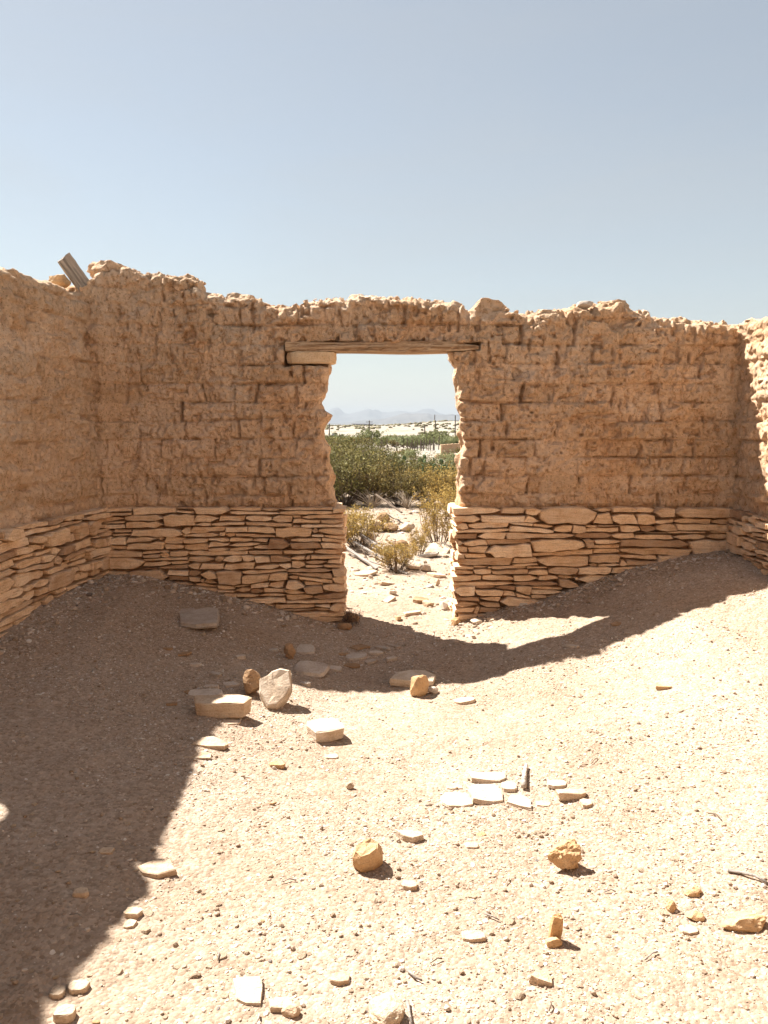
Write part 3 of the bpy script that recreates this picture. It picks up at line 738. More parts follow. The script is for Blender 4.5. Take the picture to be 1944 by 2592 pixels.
# crumbs along the broken crest
def crest(parent, pts, M, seed):
    R = random.Random(seed); mb = MB(); shapes = [boulder(1, .85, .7, 970+k, 1, .3) for k in range(5)]
    for (u, v, z) in pts:
        s_ = .012/max(.1, R.random())**.55; q = Matrix.Rotation(R.uniform(0, 6), 3, 'Z')@Matrix.Rotation(R.uniform(-.6, .6), 3, 'X'); c = M@Vector((u, v, z-.3*s_)); me = shapes[R.randrange(5)]
        mb.add([c+q@(p.co*s_) for p in me.vertices], [tuple(p.vertices) for p in me.polygons])
    me = mb.mesh('crest_crumbs'); inv = parent.matrix_basis.inverted(); me.transform(inv); link('crest_crumbs', me, ADOBE, parent, kind='stuff')
Rc = random.Random(5); pts = []
for _ in range(520):
    u = Rc.uniform(-2.2, 2.7); v = Rc.uniform(5.90, 6.14); pts.append((u, v, float(np.interp(u, tx, tz)+.018*n2(u*9, v*9, 5)+.014*n2(u*24, v*24, 6)-.05*abs(v-6.02)**2/.04)+.002))
crest(backw, pts, I4, 1)
a_, b_, c_ = at_y(118, 628, 5.9), None, None

# ------------------------------------------------------------------ things resting on the walls
def on_wall(px, Y, name, label, cat, me, matl, rot=(0, 0, 0), dz=0, group=None):
    p = at_y(px[0], px[1], Y)
    o = link(name, me, matl, None, label=label, category=cat); o.location = (p[0], p[1], p[2]+dz); o.rotation_euler = rot
    if group: o['group'] = group
    return o
p0 = Vector(at_y(188, 628, 5.80)); p1 = Vector(at_y(137, 556, 5.74))
me = MB(); L_ = (p1-p0).length
R_ = random.Random(3); seg = 9; V = []; 
for i in range(seg+1):
    t = i/seg
    for (sx, sy) in ((-1, -1), (-.3, -1.12), (.35, -1.05), (1, -1), (1, 1), (-1, 1)): V.append(((.052)*sx+R_.uniform(-.002, .002), .026*sy+R_.uniform(-.002, .002), L_*t+.05*(t-1)*0+(R_.uniform(-.012, .012) if i in (0, seg) else 0)))
Fc = [(i*6+k, i*6+(k+1) % 6, (i+1)*6+(k+1) % 6, (i+1)*6+k) for i in range(seg) for k in range(6)]+[(5, 4, 3, 2, 1, 0), tuple(seg*6+k for k in range(6))]
me.add(V, Fc); me_ = me.mesh('timber_stub')
WOODZ = wood_mat('grey_timber_stub_wood', (.23, .20, .17), (.36, .315, .27), 2)
o = link('timber_stub', me_, WOODZ, label='short grey weathered timber leaning on top of the left wall', category='timber')
o.location = p0; zd = (p1-p0).normalized(); xd = Vector((0, 1, 0)).cross(zd).normalized(); yd = zd.cross(xd); q = Matrix((xd, yd, zd)).transposed(); o.rotation_euler = (q@Matrix.Rotation(math.radians(24), 3, 'Z')).to_euler()
on_wall((130, 612), 5.72, 'stone', 'pale tan stone wedged behind the leaning timber on the wall top', 'stone', boulder(.15, .12, .10, 5, 3), CLOD, (0, 0, 0), -.035)
on_wall((1265, 663), 5.95, 'stone', 'small grey stone perched on top of the back wall, right of the doorway', 'stone', boulder(.13, .10, .066, 8, 3, .1), GREY, (0, -.2, 0), -.02)
on_wall((1052, 674), 5.98, 'adobe_lump', 'rough mud brick lump on the wall top above the right jamb', 'mud brick', boulder(.28, .26, 0.195, 9, 4, .24, 5, flat=.45), ADOBE, (0, 0, 0), -.085)
on_wall((1320, 668), 6.02, 'adobe_lump', 'crumbling mud lump on the wall top beside the perched grey stone', 'mud brick', boulder(.27, .24, 0.160, 12, 4, .24, 5, flat=.45), ADOBE, (0, 0, 0), -.085)
on_wall((515, 650), 6.02, 'adobe_lump', 'low crumbling mud lump on the wall top left of the doorway', 'mud brick', boulder(.30, .26, 0.145, 13, 4, .24, 5, flat=.45), ADOBE, (0, 0, 0), -.085)
on_wall((1182, 684), 6.0, 'adobe_lump', 'flat mud lump on the wall top between the doorway and the perched stone', 'mud brick', boulder(.26, .24, 0.140, 14, 4, .24, 5, flat=.45), ADOBE, (0, 0, 0), -.085)
on_wall((245, 590), 6.0, 'adobe_lump', 'highest mud lump, capping the tall left end of the back wall', 'mud brick', boulder(.34, .28, 0.170, 15, 4, .24, 5, flat=.45), ADOBE, (0, 0, 0), -.085)

# ------------------------------------------------------------------ stones lying on the ground, each one as it is seen
def px_m(dx, dy):
    x, y, z = on_ground(dx, dy); d = y*CP+(EYE-z)*SP
    return d/(F/1.17179)                    # metres per sighted pixel
GM = {'P': PALE, 'W': WHITE, 'D': DARKS, 'G': GREY, 'B': BROWN, 'C': CLOD, 'A': ADOBE}
def lay(kind, cx, by, w, h, matl, label, seed, dep=None, thick=None, rz=0, tilt=(0, 0), n=11, layers=1, name='stone', cat='stone', rough=.16, sink=.0, out=None, taper=.9):
    """cx, by: sighted middle and lower edge; w, h in sighted pixels"""
    x, y, z = on_ground(cx, by); m = px_m(cx, by); W = w*m; Hh = h*m
    el = math.atan2(EYE-z, y); R = random.Random(seed)
    if kind == 'slab':
        T = thick or .03; Dp = dep or max(.04, (Hh-T*math.cos(el))/math.sin(el))
        o_ = [(a*W, b*Dp) for a, b in out] if out else slab_outline(W, Dp, n, R, .13)
        me = slab(o_, T, seed, layers, taper, name=name)
    else:
        Dp = dep or W*.8; T = thick or max(.02, (Hh-Dp*.35*math.sin(el))/math.cos(el))
        me = boulder(W, Dp, T, seed, 3 if w < 60 else 4, rough, name=name)
    o = link(name, me, GM[matl], None, label=label, category=cat)
    o.location = (x, y+Dp/2, gz(x, y+Dp/2)-.006-sink); o.rotation_euler = (tilt[0], tilt[1], rz)
    return o
# shaded left part
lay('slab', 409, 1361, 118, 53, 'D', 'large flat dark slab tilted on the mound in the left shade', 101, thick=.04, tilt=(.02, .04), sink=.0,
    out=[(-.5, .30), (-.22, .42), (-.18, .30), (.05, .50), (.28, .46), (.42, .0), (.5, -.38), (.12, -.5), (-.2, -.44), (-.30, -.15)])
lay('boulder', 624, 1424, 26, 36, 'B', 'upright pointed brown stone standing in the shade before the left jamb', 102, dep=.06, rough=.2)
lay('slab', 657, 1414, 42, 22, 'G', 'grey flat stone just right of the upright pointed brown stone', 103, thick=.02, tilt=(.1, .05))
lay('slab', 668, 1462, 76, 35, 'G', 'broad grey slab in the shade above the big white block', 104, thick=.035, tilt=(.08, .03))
o = lay('slab', 592, 1520, 72, 60, 'W', 'big white block leaning upright at the shadow edge', 105, dep=.22, thick=.085, layers=2, out=[(-.30, -.5), (-.02, -.52), (.30, -.30), (.48, -.05), (.50, .42), (.22, .5), (-.05, .47), (-.20, .36), (-.45, .30), (-.5, -.1)])
o.rotation_euler = (.80, -.12, .12); x, y, z = on_ground(592, 1531); o.location = (x, y+.11, z+.045)
o = lay('boulder', 540, 1507, 46, 58, 'B', 'dark brown rock leaning behind the big white block', 106, dep=.13, rough=.14)
lay('slab', 474, 1553, 130, 52, 'P', 'long grey topped block with a straight orange front edge', 107, thick=.085, n=10, tilt=(.03, -.03), taper=.97,
    out=[(-.5, .48), (-.40, -.38), (-.2, -.5), (.1, -.5), (.42, -.5), (.5, .15), (.3, .5), (-.1, .52), (-.35, .58)])
lay('slab', 440, 1512, 76, 28, 'G', 'flat grey slab tucked behind the long orange fronted block', 108, thick=.03)
lay('slab', 498, 1566, 40, 15, 'P', 'small flat pale stone in front of the long orange fronted block', 109, thick=.014)
lay('slab', 450, 1617, 84, 30, 'P', 'flat pale pointed slab half across the shadow edge', 110, thick=.022, tilt=(.05, .02),
    out=[(-.5, -.3), (-.3, .35), (.0, .5), (.2, .3), (.5, -.25), (.42, -.45), (.0, -.5)])
lay('slab', 422, 1640, 68, 18, 'P', 'flush slab barely above the gravel at the shadow edge', 111, thick=.010)
lay('slab', 700, 1604, 74, 54, 'W', 'square cut white block with an orange front face, alone in the sun', 112, thick=.062, rz=.45, taper=.98, n=8, tilt=(.02, 0),
    out=[(-.5, .2), (-.45, -.4), (-.05, -.5), (.42, -.42), (.5, -.05), (.44, .42), (.05, .5), (-.4, .45)])
lay('slab', 893, 1487, 104, 42, 'W', 'broad white slab at the edge of the wall shadow, with an orange stone against it', 113, thick=.05, tilt=(.05, 0),
    out=[(-.5, -.25), (-.35, .3), (-.05, .5), (.3, .45), (.5, .05), (.42, -.45), (.05, -.5), (-.25, -.35)])
lay('boulder', 904, 1507, 46, 50, 'C', 'rounded orange stone leaning on the broad white slab', 114, dep=.10, rough=.12)
lay('boulder', 936, 1500, 26, 18, 'G', 'small grey brown stone right of the rounded orange stone', 115)
# slab cluster in the sun, right of the middle
lay('slab', 1057, 1693, 86, 34, 'W', 'uppermost white slab of the broken cluster in the sun', 120, thick=.026, tilt=(-.02, .03),
    out=[(-.45, -.3), (-.5, .45), (-.2, .3), (.2, .42), (.5, .4), (.46, -.2), (.25, -.5), (-.1, -.45)])
lay('slab', 990, 1746, 72, 38, 'W', 'leftmost pointed white slab of the broken cluster in the sun', 121, thick=.016, n=9)
lay('slab', 1053, 1739, 76, 48, 'W', 'central white slab of the cluster, resting on its neighbours', 122, thick=.026, tilt=(.03, .06), n=10)
lay('slab', 1102, 1712, 36, 26, 'W', 'small white slab between the cluster and the upright stick', 123, thick=.02)
lay('slab', 1128, 1754, 58, 40, 'W', 'lowest white slab of the cluster, shaped like an arrowhead', 124, thick=.016, rz=.3,
    out=[(-.5, .1), (-.1, .5), (.35, .42), (.5, .0), (.2, -.5), (-.15, -.25)])
lay('slab', 982, 1706, 40, 12, 'P', 'thin sliver of white slab behind the leftmost slab of the cluster', 125, thick=.010)
lay('slab', 1207, 1704, 42, 22, 'W', 'white flat stone behind the small brick shaped slab', 126, thick=.018, n=9)
lay('slab', 1236, 1730, 62, 26, 'P', 'small brick shaped slab with an orange front, right of the cluster', 127, thick=.034, taper=.98,
    out=[(-.5, .45), (-.46, -.4), (.3, -.5), (.5, -.2), (.5, .5), (0, .5)])
lay('slab', 1270, 1746, 28, 24, 'P', 'small white stone at the lower right corner of the brick shaped slab', 128, thick=.02, n=8)
lay('slab', 1175, 1743, 34, 18, 'P', 'small low stone right of the arrowhead slab', 129, thick=.012)
lay('slab', 885, 1822, 62, 33, 'W', 'white wedge stone between the upright orange rock and the cluster', 130, thick=.03, tilt=(.05, .05),
    out=[(-.5, .4), (-.1, .5), (.5, .3), (.5, -.05), (.1, -.5), (-.25, -.2)])
o = lay('slab', 797, 1882, 70, 50, 'C', 'upright rounded rock with a pale back and an orange shaded face', 131, dep=.080, thick=.082, layers=2, taper=.72, out=[(-.5, .1), (-.42, -.35), (-.05, -.5), (.35, -.42), (.5, -.05), (.42, .4), (.1, .5), (-.3, .46)]); o.rotation_euler = (.30, -.28, .45); o.location.z += .012
lay('boulder', 1231, 1888, 78, 65, 'C', 'rough yellow brown mud clod with its shadow, right of the middle', 132, dep=.085, thick=.095, rough=.34)
lay('slab', 1199, 2036, 30, 68, 'C', 'small upright post of mud crust standing in the sun', 133, dep=.028, thick=.085, layers=3, taper=.8, tilt=(.1, .08))
lay('boulder', 1197, 2050, 40, 24, 'C', 'little mud clod at the foot of the small upright mud post', 134, dep=.03)
lay('slab', 332, 1899, 94, 45, 'P', 'flat pale grey slab lying across the shadow edge lower left', 135, thick=.022, tilt=(.04, -.03),
    out=[(-.5, .0), (-.3, .32), (.0, .5), (.25, .42), (.36, .05), (.5, -.2), (.1, -.5), (-.3, -.35)])
lay('slab', 526, 2172, 76, 68, 'W', 'white triangular slab near the bottom edge', 136, thick=.024, tilt=(.05, .04),
    out=[(-.5, .35), (-.1, .45), (.35, .5), (.45, .1), (.5, -.48), (.05, -.5), (-.25, -.35)])
lay('slab', 605, 2188, 56, 34, 'P', 'pale flat stone right of the white triangular slab', 137, thick=.02)
lay('boulder', 626, 2202, 42, 26, 'P', 'small pale stone overlapping the flat stone at the bottom edge', 138)
o = lay('boulder', 832, 2222, 84, 62, 'P', 'large white stone cut by the bottom edge of the picture', 139, dep=.10, thick=.05)
lay('slab', 1168, 2130, 56, 30, 'P', 'thin upright white chip with an orange edge near the bottom', 140, thick=.026, n=6, tilt=(.1, .3))
lay('boulder', 1625, 2020, 110, 46, 'C', 'long low orange sided clod at the right edge', 141, dep=.075, thick=.045, rough=.2)
lay('boulder', 1508, 1992, 40, 22, 'C', 'small orange clod left of the long clod at the right edge', 142)
lay('boulder', 1455, 1972, 26, 24, 'C', 'tiny orange clod furthest left of the group at the right edge', 143)
lay('boulder', 1500, 1938, 42, 24, 'C', 'rough orange clod above the others at the right edge', 144, rough=.3)
lay('slab', 1492, 2020, 42, 16, 'P', 'thin flat orange edged stone below the small clods at right', 145, thick=.016)
lay('slab', 1022, 2036, 56, 20, 'P', 'thin low white flake left of the small upright mud post', 146, thick=.016)
lay('slab', 1020, 1834, 34, 17, 'P', 'small thin stone below the white slab cluster', 147, thick=.014)
lay('slab', 884, 1924, 36, 22, 'P', 'small white stone below right of the upright rounded rock', 148, thick=.02, n=8)
lay('slab', 163, 2150, 46, 26, 'P', 'smooth pale stone in the shade near the lower left corner', 149, thick=.022)
lay('slab', 118, 2160, 30, 22, 'P', 'small whitish stone left of the smooth pale stone in the shade', 150, thick=.016)
lay('slab', 283, 1986, 38, 26, 'P', 'white stone straddling the shadow edge lower left', 151, thick=.018)
lay('slab', 277, 2007, 26, 14, 'P', 'small white stone just below the straddling white stone', 152, thick=.014)
lay('slab', 226, 1846, 32, 17, 'P', 'flat pale stone lying in the shade, lower left', 153, thick=.012)
lay('slab', 170, 1940, 34, 24, 'P', 'angular pale stone in the middle of the lower left shade', 154, thick=.02, n=7)
lay('slab', 133, 2212, 46, 22, 'P', 'rounded cream stone at the shadow edge in the bottom left corner', 155, thick=.03)
lay('slab', 1005, 1522, 46, 19, 'P', 'flat white stone with a dark underside near the wall shadow', 156, thick=.022, tilt=(0, -.12))
lay('slab', 1436, 1490, 34, 14, 'C', 'lone small orange stone far right in the sun', 157, thick=.022)
lay('slab', 596, 1660, 34, 14, 'C', 'small orange sided stone left of the middle in the sun', 158, thick=.02)
lay('boulder', 757, 1706, 22, 18, 'P', 'small pointed stone below the square cut block', 159)
lay('slab', 735, 2130, 42, 18, 'P', 'low white stone between the triangular slab and the bottom middle', 160, thick=.016)
lay('slab', 715, 1640, 30, 14, 'P', 'flat pale chip just below the square cut block', 161, thick=.012)
CHIP = ['flat chip on the shaded strip right of the light patch', 'upper large grey chip of the cluster between left jamb and the broad white slab', 'grey chip just right of the upper large one in the cluster', 'thin chip behind the cluster in the wall shadow',
    'low chip in the middle of the cluster below the left jamb', 'thin chip at the doorway end of the shaded cluster', 'long flat chip at the front of the shaded cluster', 'rounded grey chip touching the broad grey slab on its right', 'small chip right of the shaded cluster, toward the light patch', 'brown chip at the back of the cluster, nearest the left jamb',
    'thin long chip where the doorway shadow meets the light', 'lone grey chip left of the upright pointed brown stone', 'pale chip below the large dark tilted slab', 'small chip just left of the upright pointed brown stone', 'small grey chip farther left of the upright pointed brown stone', 'chip above the left end of the long orange fronted block', 'small chip lying against the flat grey slab by the long block', 'thin chip above the flat grey slab by the long block',
    'chip farthest left of the long orange fronted block', 'slender chip leaning behind the dark brown rock', 'thin chip just below the broad grey slab', 'tiny chip beneath the large dark tilted slab', 'tiny chip right of the pale chip below the tilted slab', 'small chip on the shaded mound before the right stone footing', 'chip on the shaded strip below the tip of the light patch', 'broad flat chip in the shadow strip below the light patch', 'tiny chip high on the shaded mound at the right footing']
for k, (cx, by, w, h, lab) in enumerate([(1055, 1305, 40, 14, ''), (770, 1428, 44, 22, ''), (812, 1416, 34, 12, ''), (745, 1417, 30, 10, ''), (800, 1436, 30, 12, ''), (828, 1405, 40, 10, ''), (760, 1444, 40, 13, ''),
                                        (722, 1452, 34, 16, ''), (845, 1428, 26, 9, ''), (775, 1405, 46, 15, ''), (850, 1398, 40, 9, ''), (463, 1462, 28, 10, ''), (395, 1420, 30, 12, ''), (590, 1408, 22, 9, ''), (518, 1425, 26, 9, ''), (410, 1502, 30, 14, ''), (425, 1520, 24, 13, ''), (455, 1490, 34, 12, ''), (370, 1525, 26, 10, ''), (495, 1487, 34, 16, ''), (660, 1482, 28, 9, ''), (360, 1405, 22, 8, ''), (420, 1440, 26, 8, ''), (1392, 1262, 22, 8, ''), (1338, 1350, 30, 10, ''), (1238, 1400, 36, 10, ''), (1300, 1250, 20, 7, '')]):
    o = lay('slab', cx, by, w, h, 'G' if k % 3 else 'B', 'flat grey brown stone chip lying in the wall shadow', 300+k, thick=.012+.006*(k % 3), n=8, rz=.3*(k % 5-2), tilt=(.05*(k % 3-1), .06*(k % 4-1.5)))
    o['label'] = CHIP[k]
    o['group'] = 'flat chips in the shade of the walls'
# scattered small stones (plain lookalikes), several shapes shared
chips = []
for k in range(8):
    R = random.Random(500+k)
    me = slab(slab_outline(1, .62+.3*R.random(), 8, R, .2), .28+.1*(k % 3), 500+k, 1, .85, name='chip') if k < 5 else boulder(1, .85, .6, 500+k, 2, .2, name='chip')
    me.materials.append(PALE if k != 3 else CLOD); chips.append(me)
R = random.Random(77); cnt = 0; tries = 0
while cnt < 210 and tries < 5000:
    tries += 1
    dx, dy = (R.uniform(-20, 1680) if R.random() < .7 else R.uniform(-20, 520)), R.uniform(1300, 2230)
    if R.random() > .25+.75*((dy-1300)/930): continue
    x, y, z = on_ground(dx, dy)
    if y > 5.55 or x < -2.2-.12*(5.8-y) or x > 2.35: continue
    s = min(.036, .014*(1/max(.05, R.random()))**.40)
    o = link('stone_chip', chips[R.randrange(8)], None, None, label='small pale stone chip lying loose on the gravel floor', category='stone chip', group='small stone chips scattered over the floor')
    o.location = (x, y, z-.002-.1*s*R.random()); o.scale = (s, s*R.uniform(.8, 1.2), s*R.uniform(.4, .8)); o.rotation_euler = (R.uniform(-.25, .25), R.uniform(-.25, .25), R.uniform(0, 6.28))
    cnt += 1
# sticks
def stick(pts, r, label, matl=WOODG, name='stick'):
    P = [Vector(p) for p in pts]; c = P[0].copy()
    n = len(P); me = MB().tube([p-c for p in P], [r*(1-.35*k/(n-1)) for k in range(n)], 7).mesh(name)
    smooth(me); o = link(name, me, matl, None, label=label, category='stick'); o.location = c; return o
def gp(dx, dy, up=.008):
    x, y, z = on_ground(dx, dy); return (x, y, z+up)
stick([gp(1131, 1706, .016), gp(1133, 1680, .02), gp(1137, 1660, .018)], .012, 'short grey stick of wood standing out beside the white slab cluster', WOODS)
stick([gp(1572, 1884), gp(1600, 1890), gp(1630, 1900, .014), gp(1662, 1915)], .0065, 'thin weathered grey branch lying at the right edge')
stick([gp(1045, 1978), gp(1062, 1984), gp(1078, 1992)], .003, 'tiny dry twig on the sunlit gravel')
stick([gp(880, 2100), gp(895, 2116), gp(912, 2124)], .004, 'thin dry twig near the bottom, left of the upright chip')
stick([gp(880, 2168), gp(884, 2195), gp(890, 2220)], .005, 'dry twig pointing at the bottom edge beside the large white stone')

R = random.Random(91)
for k, (dx, dy, ln) in enumerate([(150, 1980, 30), (1290, 1640, 26), (640, 1905, 34), (1420, 2060, 40), (955, 2075, 30), (1100, 1900, 24), (470, 2060, 30), (1530, 1760, 36), (700, 1790, 22), (1330, 1930, 26), (1190, 2170, 30), (560, 2195, 36)]):
    a = R.uniform(0, 3.14); o = stick([gp(dx, dy, .006), gp(dx+ln*.5*math.cos(a)+3, dy+ln*.3*math.sin(a)-3, .010), gp(dx+ln*math.cos(a), dy+ln*.6*math.sin(a), .005)], R.uniform(.0018, .0032), 'hair thin dry twig lying loose on the gravel floor', (WOODG, TWIG, WOODS)[k % 3], 'twig')
    o['group'] = 'dry twigs scattered over the floor'; o['category'] = 'twig'
for k, (dx, dy) in enumerate([(1130, 1800), (1142, 1806), (1156, 1801), (1168, 1808), (1180, 1803), (1172, 1798), (1150, 1811), (1216, 1768), (1226, 1771), (1236, 1767), (1119, 1808)]):
    x, y, z = on_ground(dx, dy); o = link('mud_crumb', chips[5+k % 3], None, None, label='crumb of dry mud in the little scatter above the rough clod', category='mud crumb', group='mud crumbs above the rough clod')
    o.location = (x, y, z-.002); o.scale = (R.uniform(.012, .022),)*3; o.rotation_euler = (0, 0, k)
# ------------------------------------------------------------------ gravel: nobody could count it
peb = bpy.data.collections.new('gravel_shapes')
for k in range(6):
    R = random.Random(900+k)
    if k < 5: me = slab(slab_outline(1, .6+.3*R.random(), 7, R, .25), .2+.05*(k % 3), 900+k, 1, .8, name='gravel_grain')
    else: me = boulder(1, .85, .7, 900+k, 1, .25, name='gravel_grain')
    me.materials.append(PEBBLE); o = bpy.data.objects.new('gravel_grain', me); peb.objects.link(o)
def gravel(name, XY, S, seed, mesh_label=None):
    R = np.random.RandomState(seed); x, y = XY; z = ground(x, y)+relief(x, y)
    n = len(x); me = bpy.data.meshes.new(name); me.vertices.add(n)
    me.vertices.foreach_set('co', np.stack([x, y, z-S*.10], -1).astype(np.float32).ravel())
    a = me.attributes.new('grain_scale', 'FLOAT', 'POINT'); a.data.foreach_set('value', S.astype(np.float32))
    a = me.attributes.new('grain_turn', 'FLOAT_VECTOR', 'POINT')
    a.data.foreach_set('vector', np.stack([R.uniform(-.35, .35, n), R.uniform(-.35, .35, n), R.uniform(0, 6.28, n)], -1).astype(np.float32).ravel())
    o = link(name, me, None, None, kind='stuff')
    ng = bpy.data.node_groups.new(name, 'GeometryNodeTree')
    ng.interface.new_socket('Geometry', in_out='INPUT', socket_type='NodeSocketGeometry'); ng.interface.new_socket('Geometry', in_out='OUTPUT', socket_type='NodeSocketGeometry')
    N = ng.nodes; Lk = ng.links
    gi = N.new('NodeGroupInput'); go = N.new('NodeGroupOutput'); ip = N.new('GeometryNodeInstanceOnPoints'); ci = N.new('GeometryNodeCollectionInfo')
    ci.inputs[0].default_value = peb; ci.inputs['Separate Children'].default_value = True; ci.inputs['Reset Children'].default_value = True
    ns = N.new('GeometryNodeInputNamedAttribute'); ns.data_type = 'FLOAT'; ns.inputs[0].default_value = 'grain_scale'
    nr = N.new('GeometryNodeInputNamedAttribute'); nr.data_type = 'FLOAT_VECTOR'; nr.inputs[0].default_value = 'grain_turn'
    e2r = N.new('FunctionNodeEulerToRotation')
    mp_ = N.new('GeometryNodeMeshToPoints')
    Lk.new(gi.outputs[0], mp_.inputs[0]); Lk.new(mp_.outputs[0], ip.inputs['Points']); Lk.new(ci.outputs[0], ip.inputs['Instance']); ip.inputs['Pick Instance'].default_value = True
    Lk.new(ns.outputs[0], ip.inputs['Scale']); Lk.new(nr.outputs[0], e2r.inputs[0]); Lk.new(e2r.outputs[0], ip.inputs['Rotation'])
    Lk.new(ip.outputs[0], go.inputs[0])
    md = o.modifiers.new('scatter', 'NODES'); md.node_group = ng
    return o
rs = np.random.RandomState(4)
def spread(n, x0, x1, y0, y1, smin, smax_, k, clump=None):
    x = rs.uniform(x0, x1, n); y = rs.uniform(y0, y1, n)
    dn = .5+.75*n2(x*1.1, y*1.5, 14)+.45*n2(x*5, y*6, 15); keep = rs.uniform(0, 1, n) < np.clip(dn, .14, 1)
    x, y = x[keep], y[keep]
    s = smin*(1/np.maximum(rs.uniform(0, 1, len(x)), 1e-3))**k
    return (x, y), np.minimum(s, smax_)
xy, s = spread(250000, -2.7, 2.9, 1.5, 5.85, .0040, .018, .38); gravel('gravel', xy, s, 1)
xf = np.concatenate([rs.uniform(-2.1, -.3, 1500), rs.uniform(.5, 2.6, 1700), rs.uniform(-2.15, -1.6, 700)]); yf_ = 5.76-np.abs(rs.normal(0, .17, len(xf))); yf_[-700:] = rs.uniform(3.8, 5.7, 700); xf[-700:] = -2.08-.115*(5.85-yf_[-700:])+np.abs(rs.normal(0, .16, 700))+.02
gravel('fallen_crumbs', (xf, yf_), .010/np.maximum(rs.uniform(0, 1, len(xf)), .02)**.42, 8)
xy, s = spread(15000, -1.6, 2.2, 5.7, 13.5, .009, .04, .36); gravel('gravel', xy, s, 2)

# ------------------------------------------------------------------ shrubs
def shrub_meshes(seed, H, W, stems, leaves, leaf, name, lean=0, spare=.0, twr=.004, leafz=.25):
    R = np.random.RandomState(seed); mb = MB(); tips = []
    for _ in range(stems):
        a = R.uniform(0, 6.283); sp = R.uniform(.1, 1)**.7; h = H*R.uniform(.6, 1)*(1-.25*sp)
        end = np.array([math.cos(a)*W/2*sp+lean*h, math.sin(a)*W/2*sp, h]); base = np.array([math.cos(a)*.05, math.sin(a)*.05, -.03])
        mid = base+(end-base)*.5+np.array([math.cos(a)*W*.06, math.sin(a)*W*.06, -.02*H])+R.normal(0, .03*H, 3)
        pts = [base, mid, end]; mb.tube(pts, [twr*2, twr*1.2, twr*.5], 3, False)
        for _ in range(5):
            t = R.uniform(.3, .95); s = base*(1-t)**2+2*t*(1-t)*mid+t*t*end
            e = s+np.array([R.normal(0, .13*W), R.normal(0, .13*W), abs(R.normal(.16*H, .07*H))]); mb.tube([s, (s+e)/2+R.normal(0, .01*H, 3), e], [twr*.8, twr*.6, twr*.3], 3, False)
            tips.append((s, e))
    me1 = mb.mesh(name+'_branches')
    n = leaves; T = np.array([[*a, *b] for a, b in tips]); k = R.randint(0, len(T), n); t = R.uniform(.15, 1.05, n)[:, None]
    c = T[k, :3]*(1-t)+T[k, 3:]*t+R.normal(0, .022*W+.006, (n, 3)); c = c[c[:, 2] > leafz*H*R.uniform(.3, 1.1, n)]; n = len(c)
    d1 = R.normal(0, 1, (n, 3)); d1 /= np.linalg.norm(d1, axis=1)[:, None]; d2 = np.cross(d1, R.normal(0, 1, (n, 3))); d2 /= np.linalg.norm(d2, axis=1)[:, None]
    s = leaf*R.uniform(.5, 1.2, n)[:, None]
    V = np.stack([c-d1*s*.5, c+d2*s*.25, c+d1*s*.5, c-d2*s*.25], 1).reshape(-1, 3)
    me2 = mesh_np(name+'_foliage', V, np.arange(4*n).reshape(-1, 4))
    return me1, me2
def plant(name, label, cat, meshes, mats, loc, sc_=1, rz=0, group=None):
    t = thing(name, label, cat, loc, group, rz); t.scale = (sc_,)*3 if not hasattr(sc_, '__len__') else sc_
    a = link('branches', meshes[0], mats[0], t); b = link('foliage', meshes[1], mats[1], t, kind='stuff'); return t
creo = [shrub_meshes(600+k, 1.25, 1.9, 60, 4800, .062, 'creosote') for k in range(2)]
oliv = [shrub_meshes(610+k, 1.1, 1.8, 60, 4300, .058, 'olive') for k in range(2)]
brm = shrub_meshes(620, .62, .8, 34, 5200, .028, 'broom', twr=.003, leafz=.1); brm2 = shrub_meshes(624, .8, .6, 22, 3600, .026, 'broom', twr=.003, leafz=.1)
def dup(root, loc, rz, sc_, label):
    r = root.copy(); C.objects.link(r); r.location = loc; r.rotation_euler = (0, 0, rz); r.scale = (sc_,)*3; r['label'] = label
    for ch in root.children:
        c = ch.copy(); C.objects.link(c); c.parent = r
    return r
G1 = 'dense shrubs growing beyond the doorway'
spots = [  # sighted x, distance, size, kind
    (745, 13.9, .86, 0), (800, 14.3, .80, 1), (862, 14.0, .72, 1), (925, 14.4, .66, 2), (985, 14.0, .80, 2), (690, 14.6, 1.0, 0), (1040, 14.8, .8, 1), (620, 14.9, 1.0, 1),
    (720, 15.8, 1.0, 0), (775, 16.2, .98, 3), (835, 16.0, .80, 0), (895, 16.6, .72, 3), (965, 17.2, .66, 1), (1060, 16.5, .8, 3), (640, 16.4, 1.0, 3),
    (725, 18.5, 1.05, 3), (780, 19.0, 1.0, 1), (840, 19.6, .80, 4), (700, 21.5, 1.1, 1), (760, 22.5, 1.05, 0), (820, 23.5, .85, 4), (600, 20, 1.1, 0), (1110, 18.0, .9, 1), (985, 21.5, .85, 4), (920, 22.5, .6, 3)]
kinds = [('dark green creosote shrub', creo[0], LEAF_G), ('olive brown shrub', oliv[0], LEAF_O), ('yellow tipped shrub', brm, LEAF_Y), ('deep green shrub', creo[1], LEAF_G), ('pale green feathery shrub', oliv[1], LEAF_P)]
def with_mat(ms, leafm, tag):
    b = ms[1].copy(); b.materials.clear(); b.materials.append(leafm); a = ms[0].copy(); a.materials.clear(); a.materials.append(TWIG); return a, b
kinds = [(k[0], with_mat((oliv[0] if i == 2 else k[1]), k[2], i)) for i, k in enumerate(kinds)]
where = ['behind the left jamb', 'left of the opening', 'just left of the middle of the opening', 'in the middle of the opening', 'right of the middle of the opening', 'by the right jamb', 'hidden past the right jamb', 'hidden past the left jamb']
def where_of(dx): return where[7 if dx < 700 else 0 if dx < 740 else 1 if dx < 785 else 2 if dx < 842 else 3 if dx < 888 else 4 if dx < 945 else 5 if dx < 995 else 6]
protos = {}
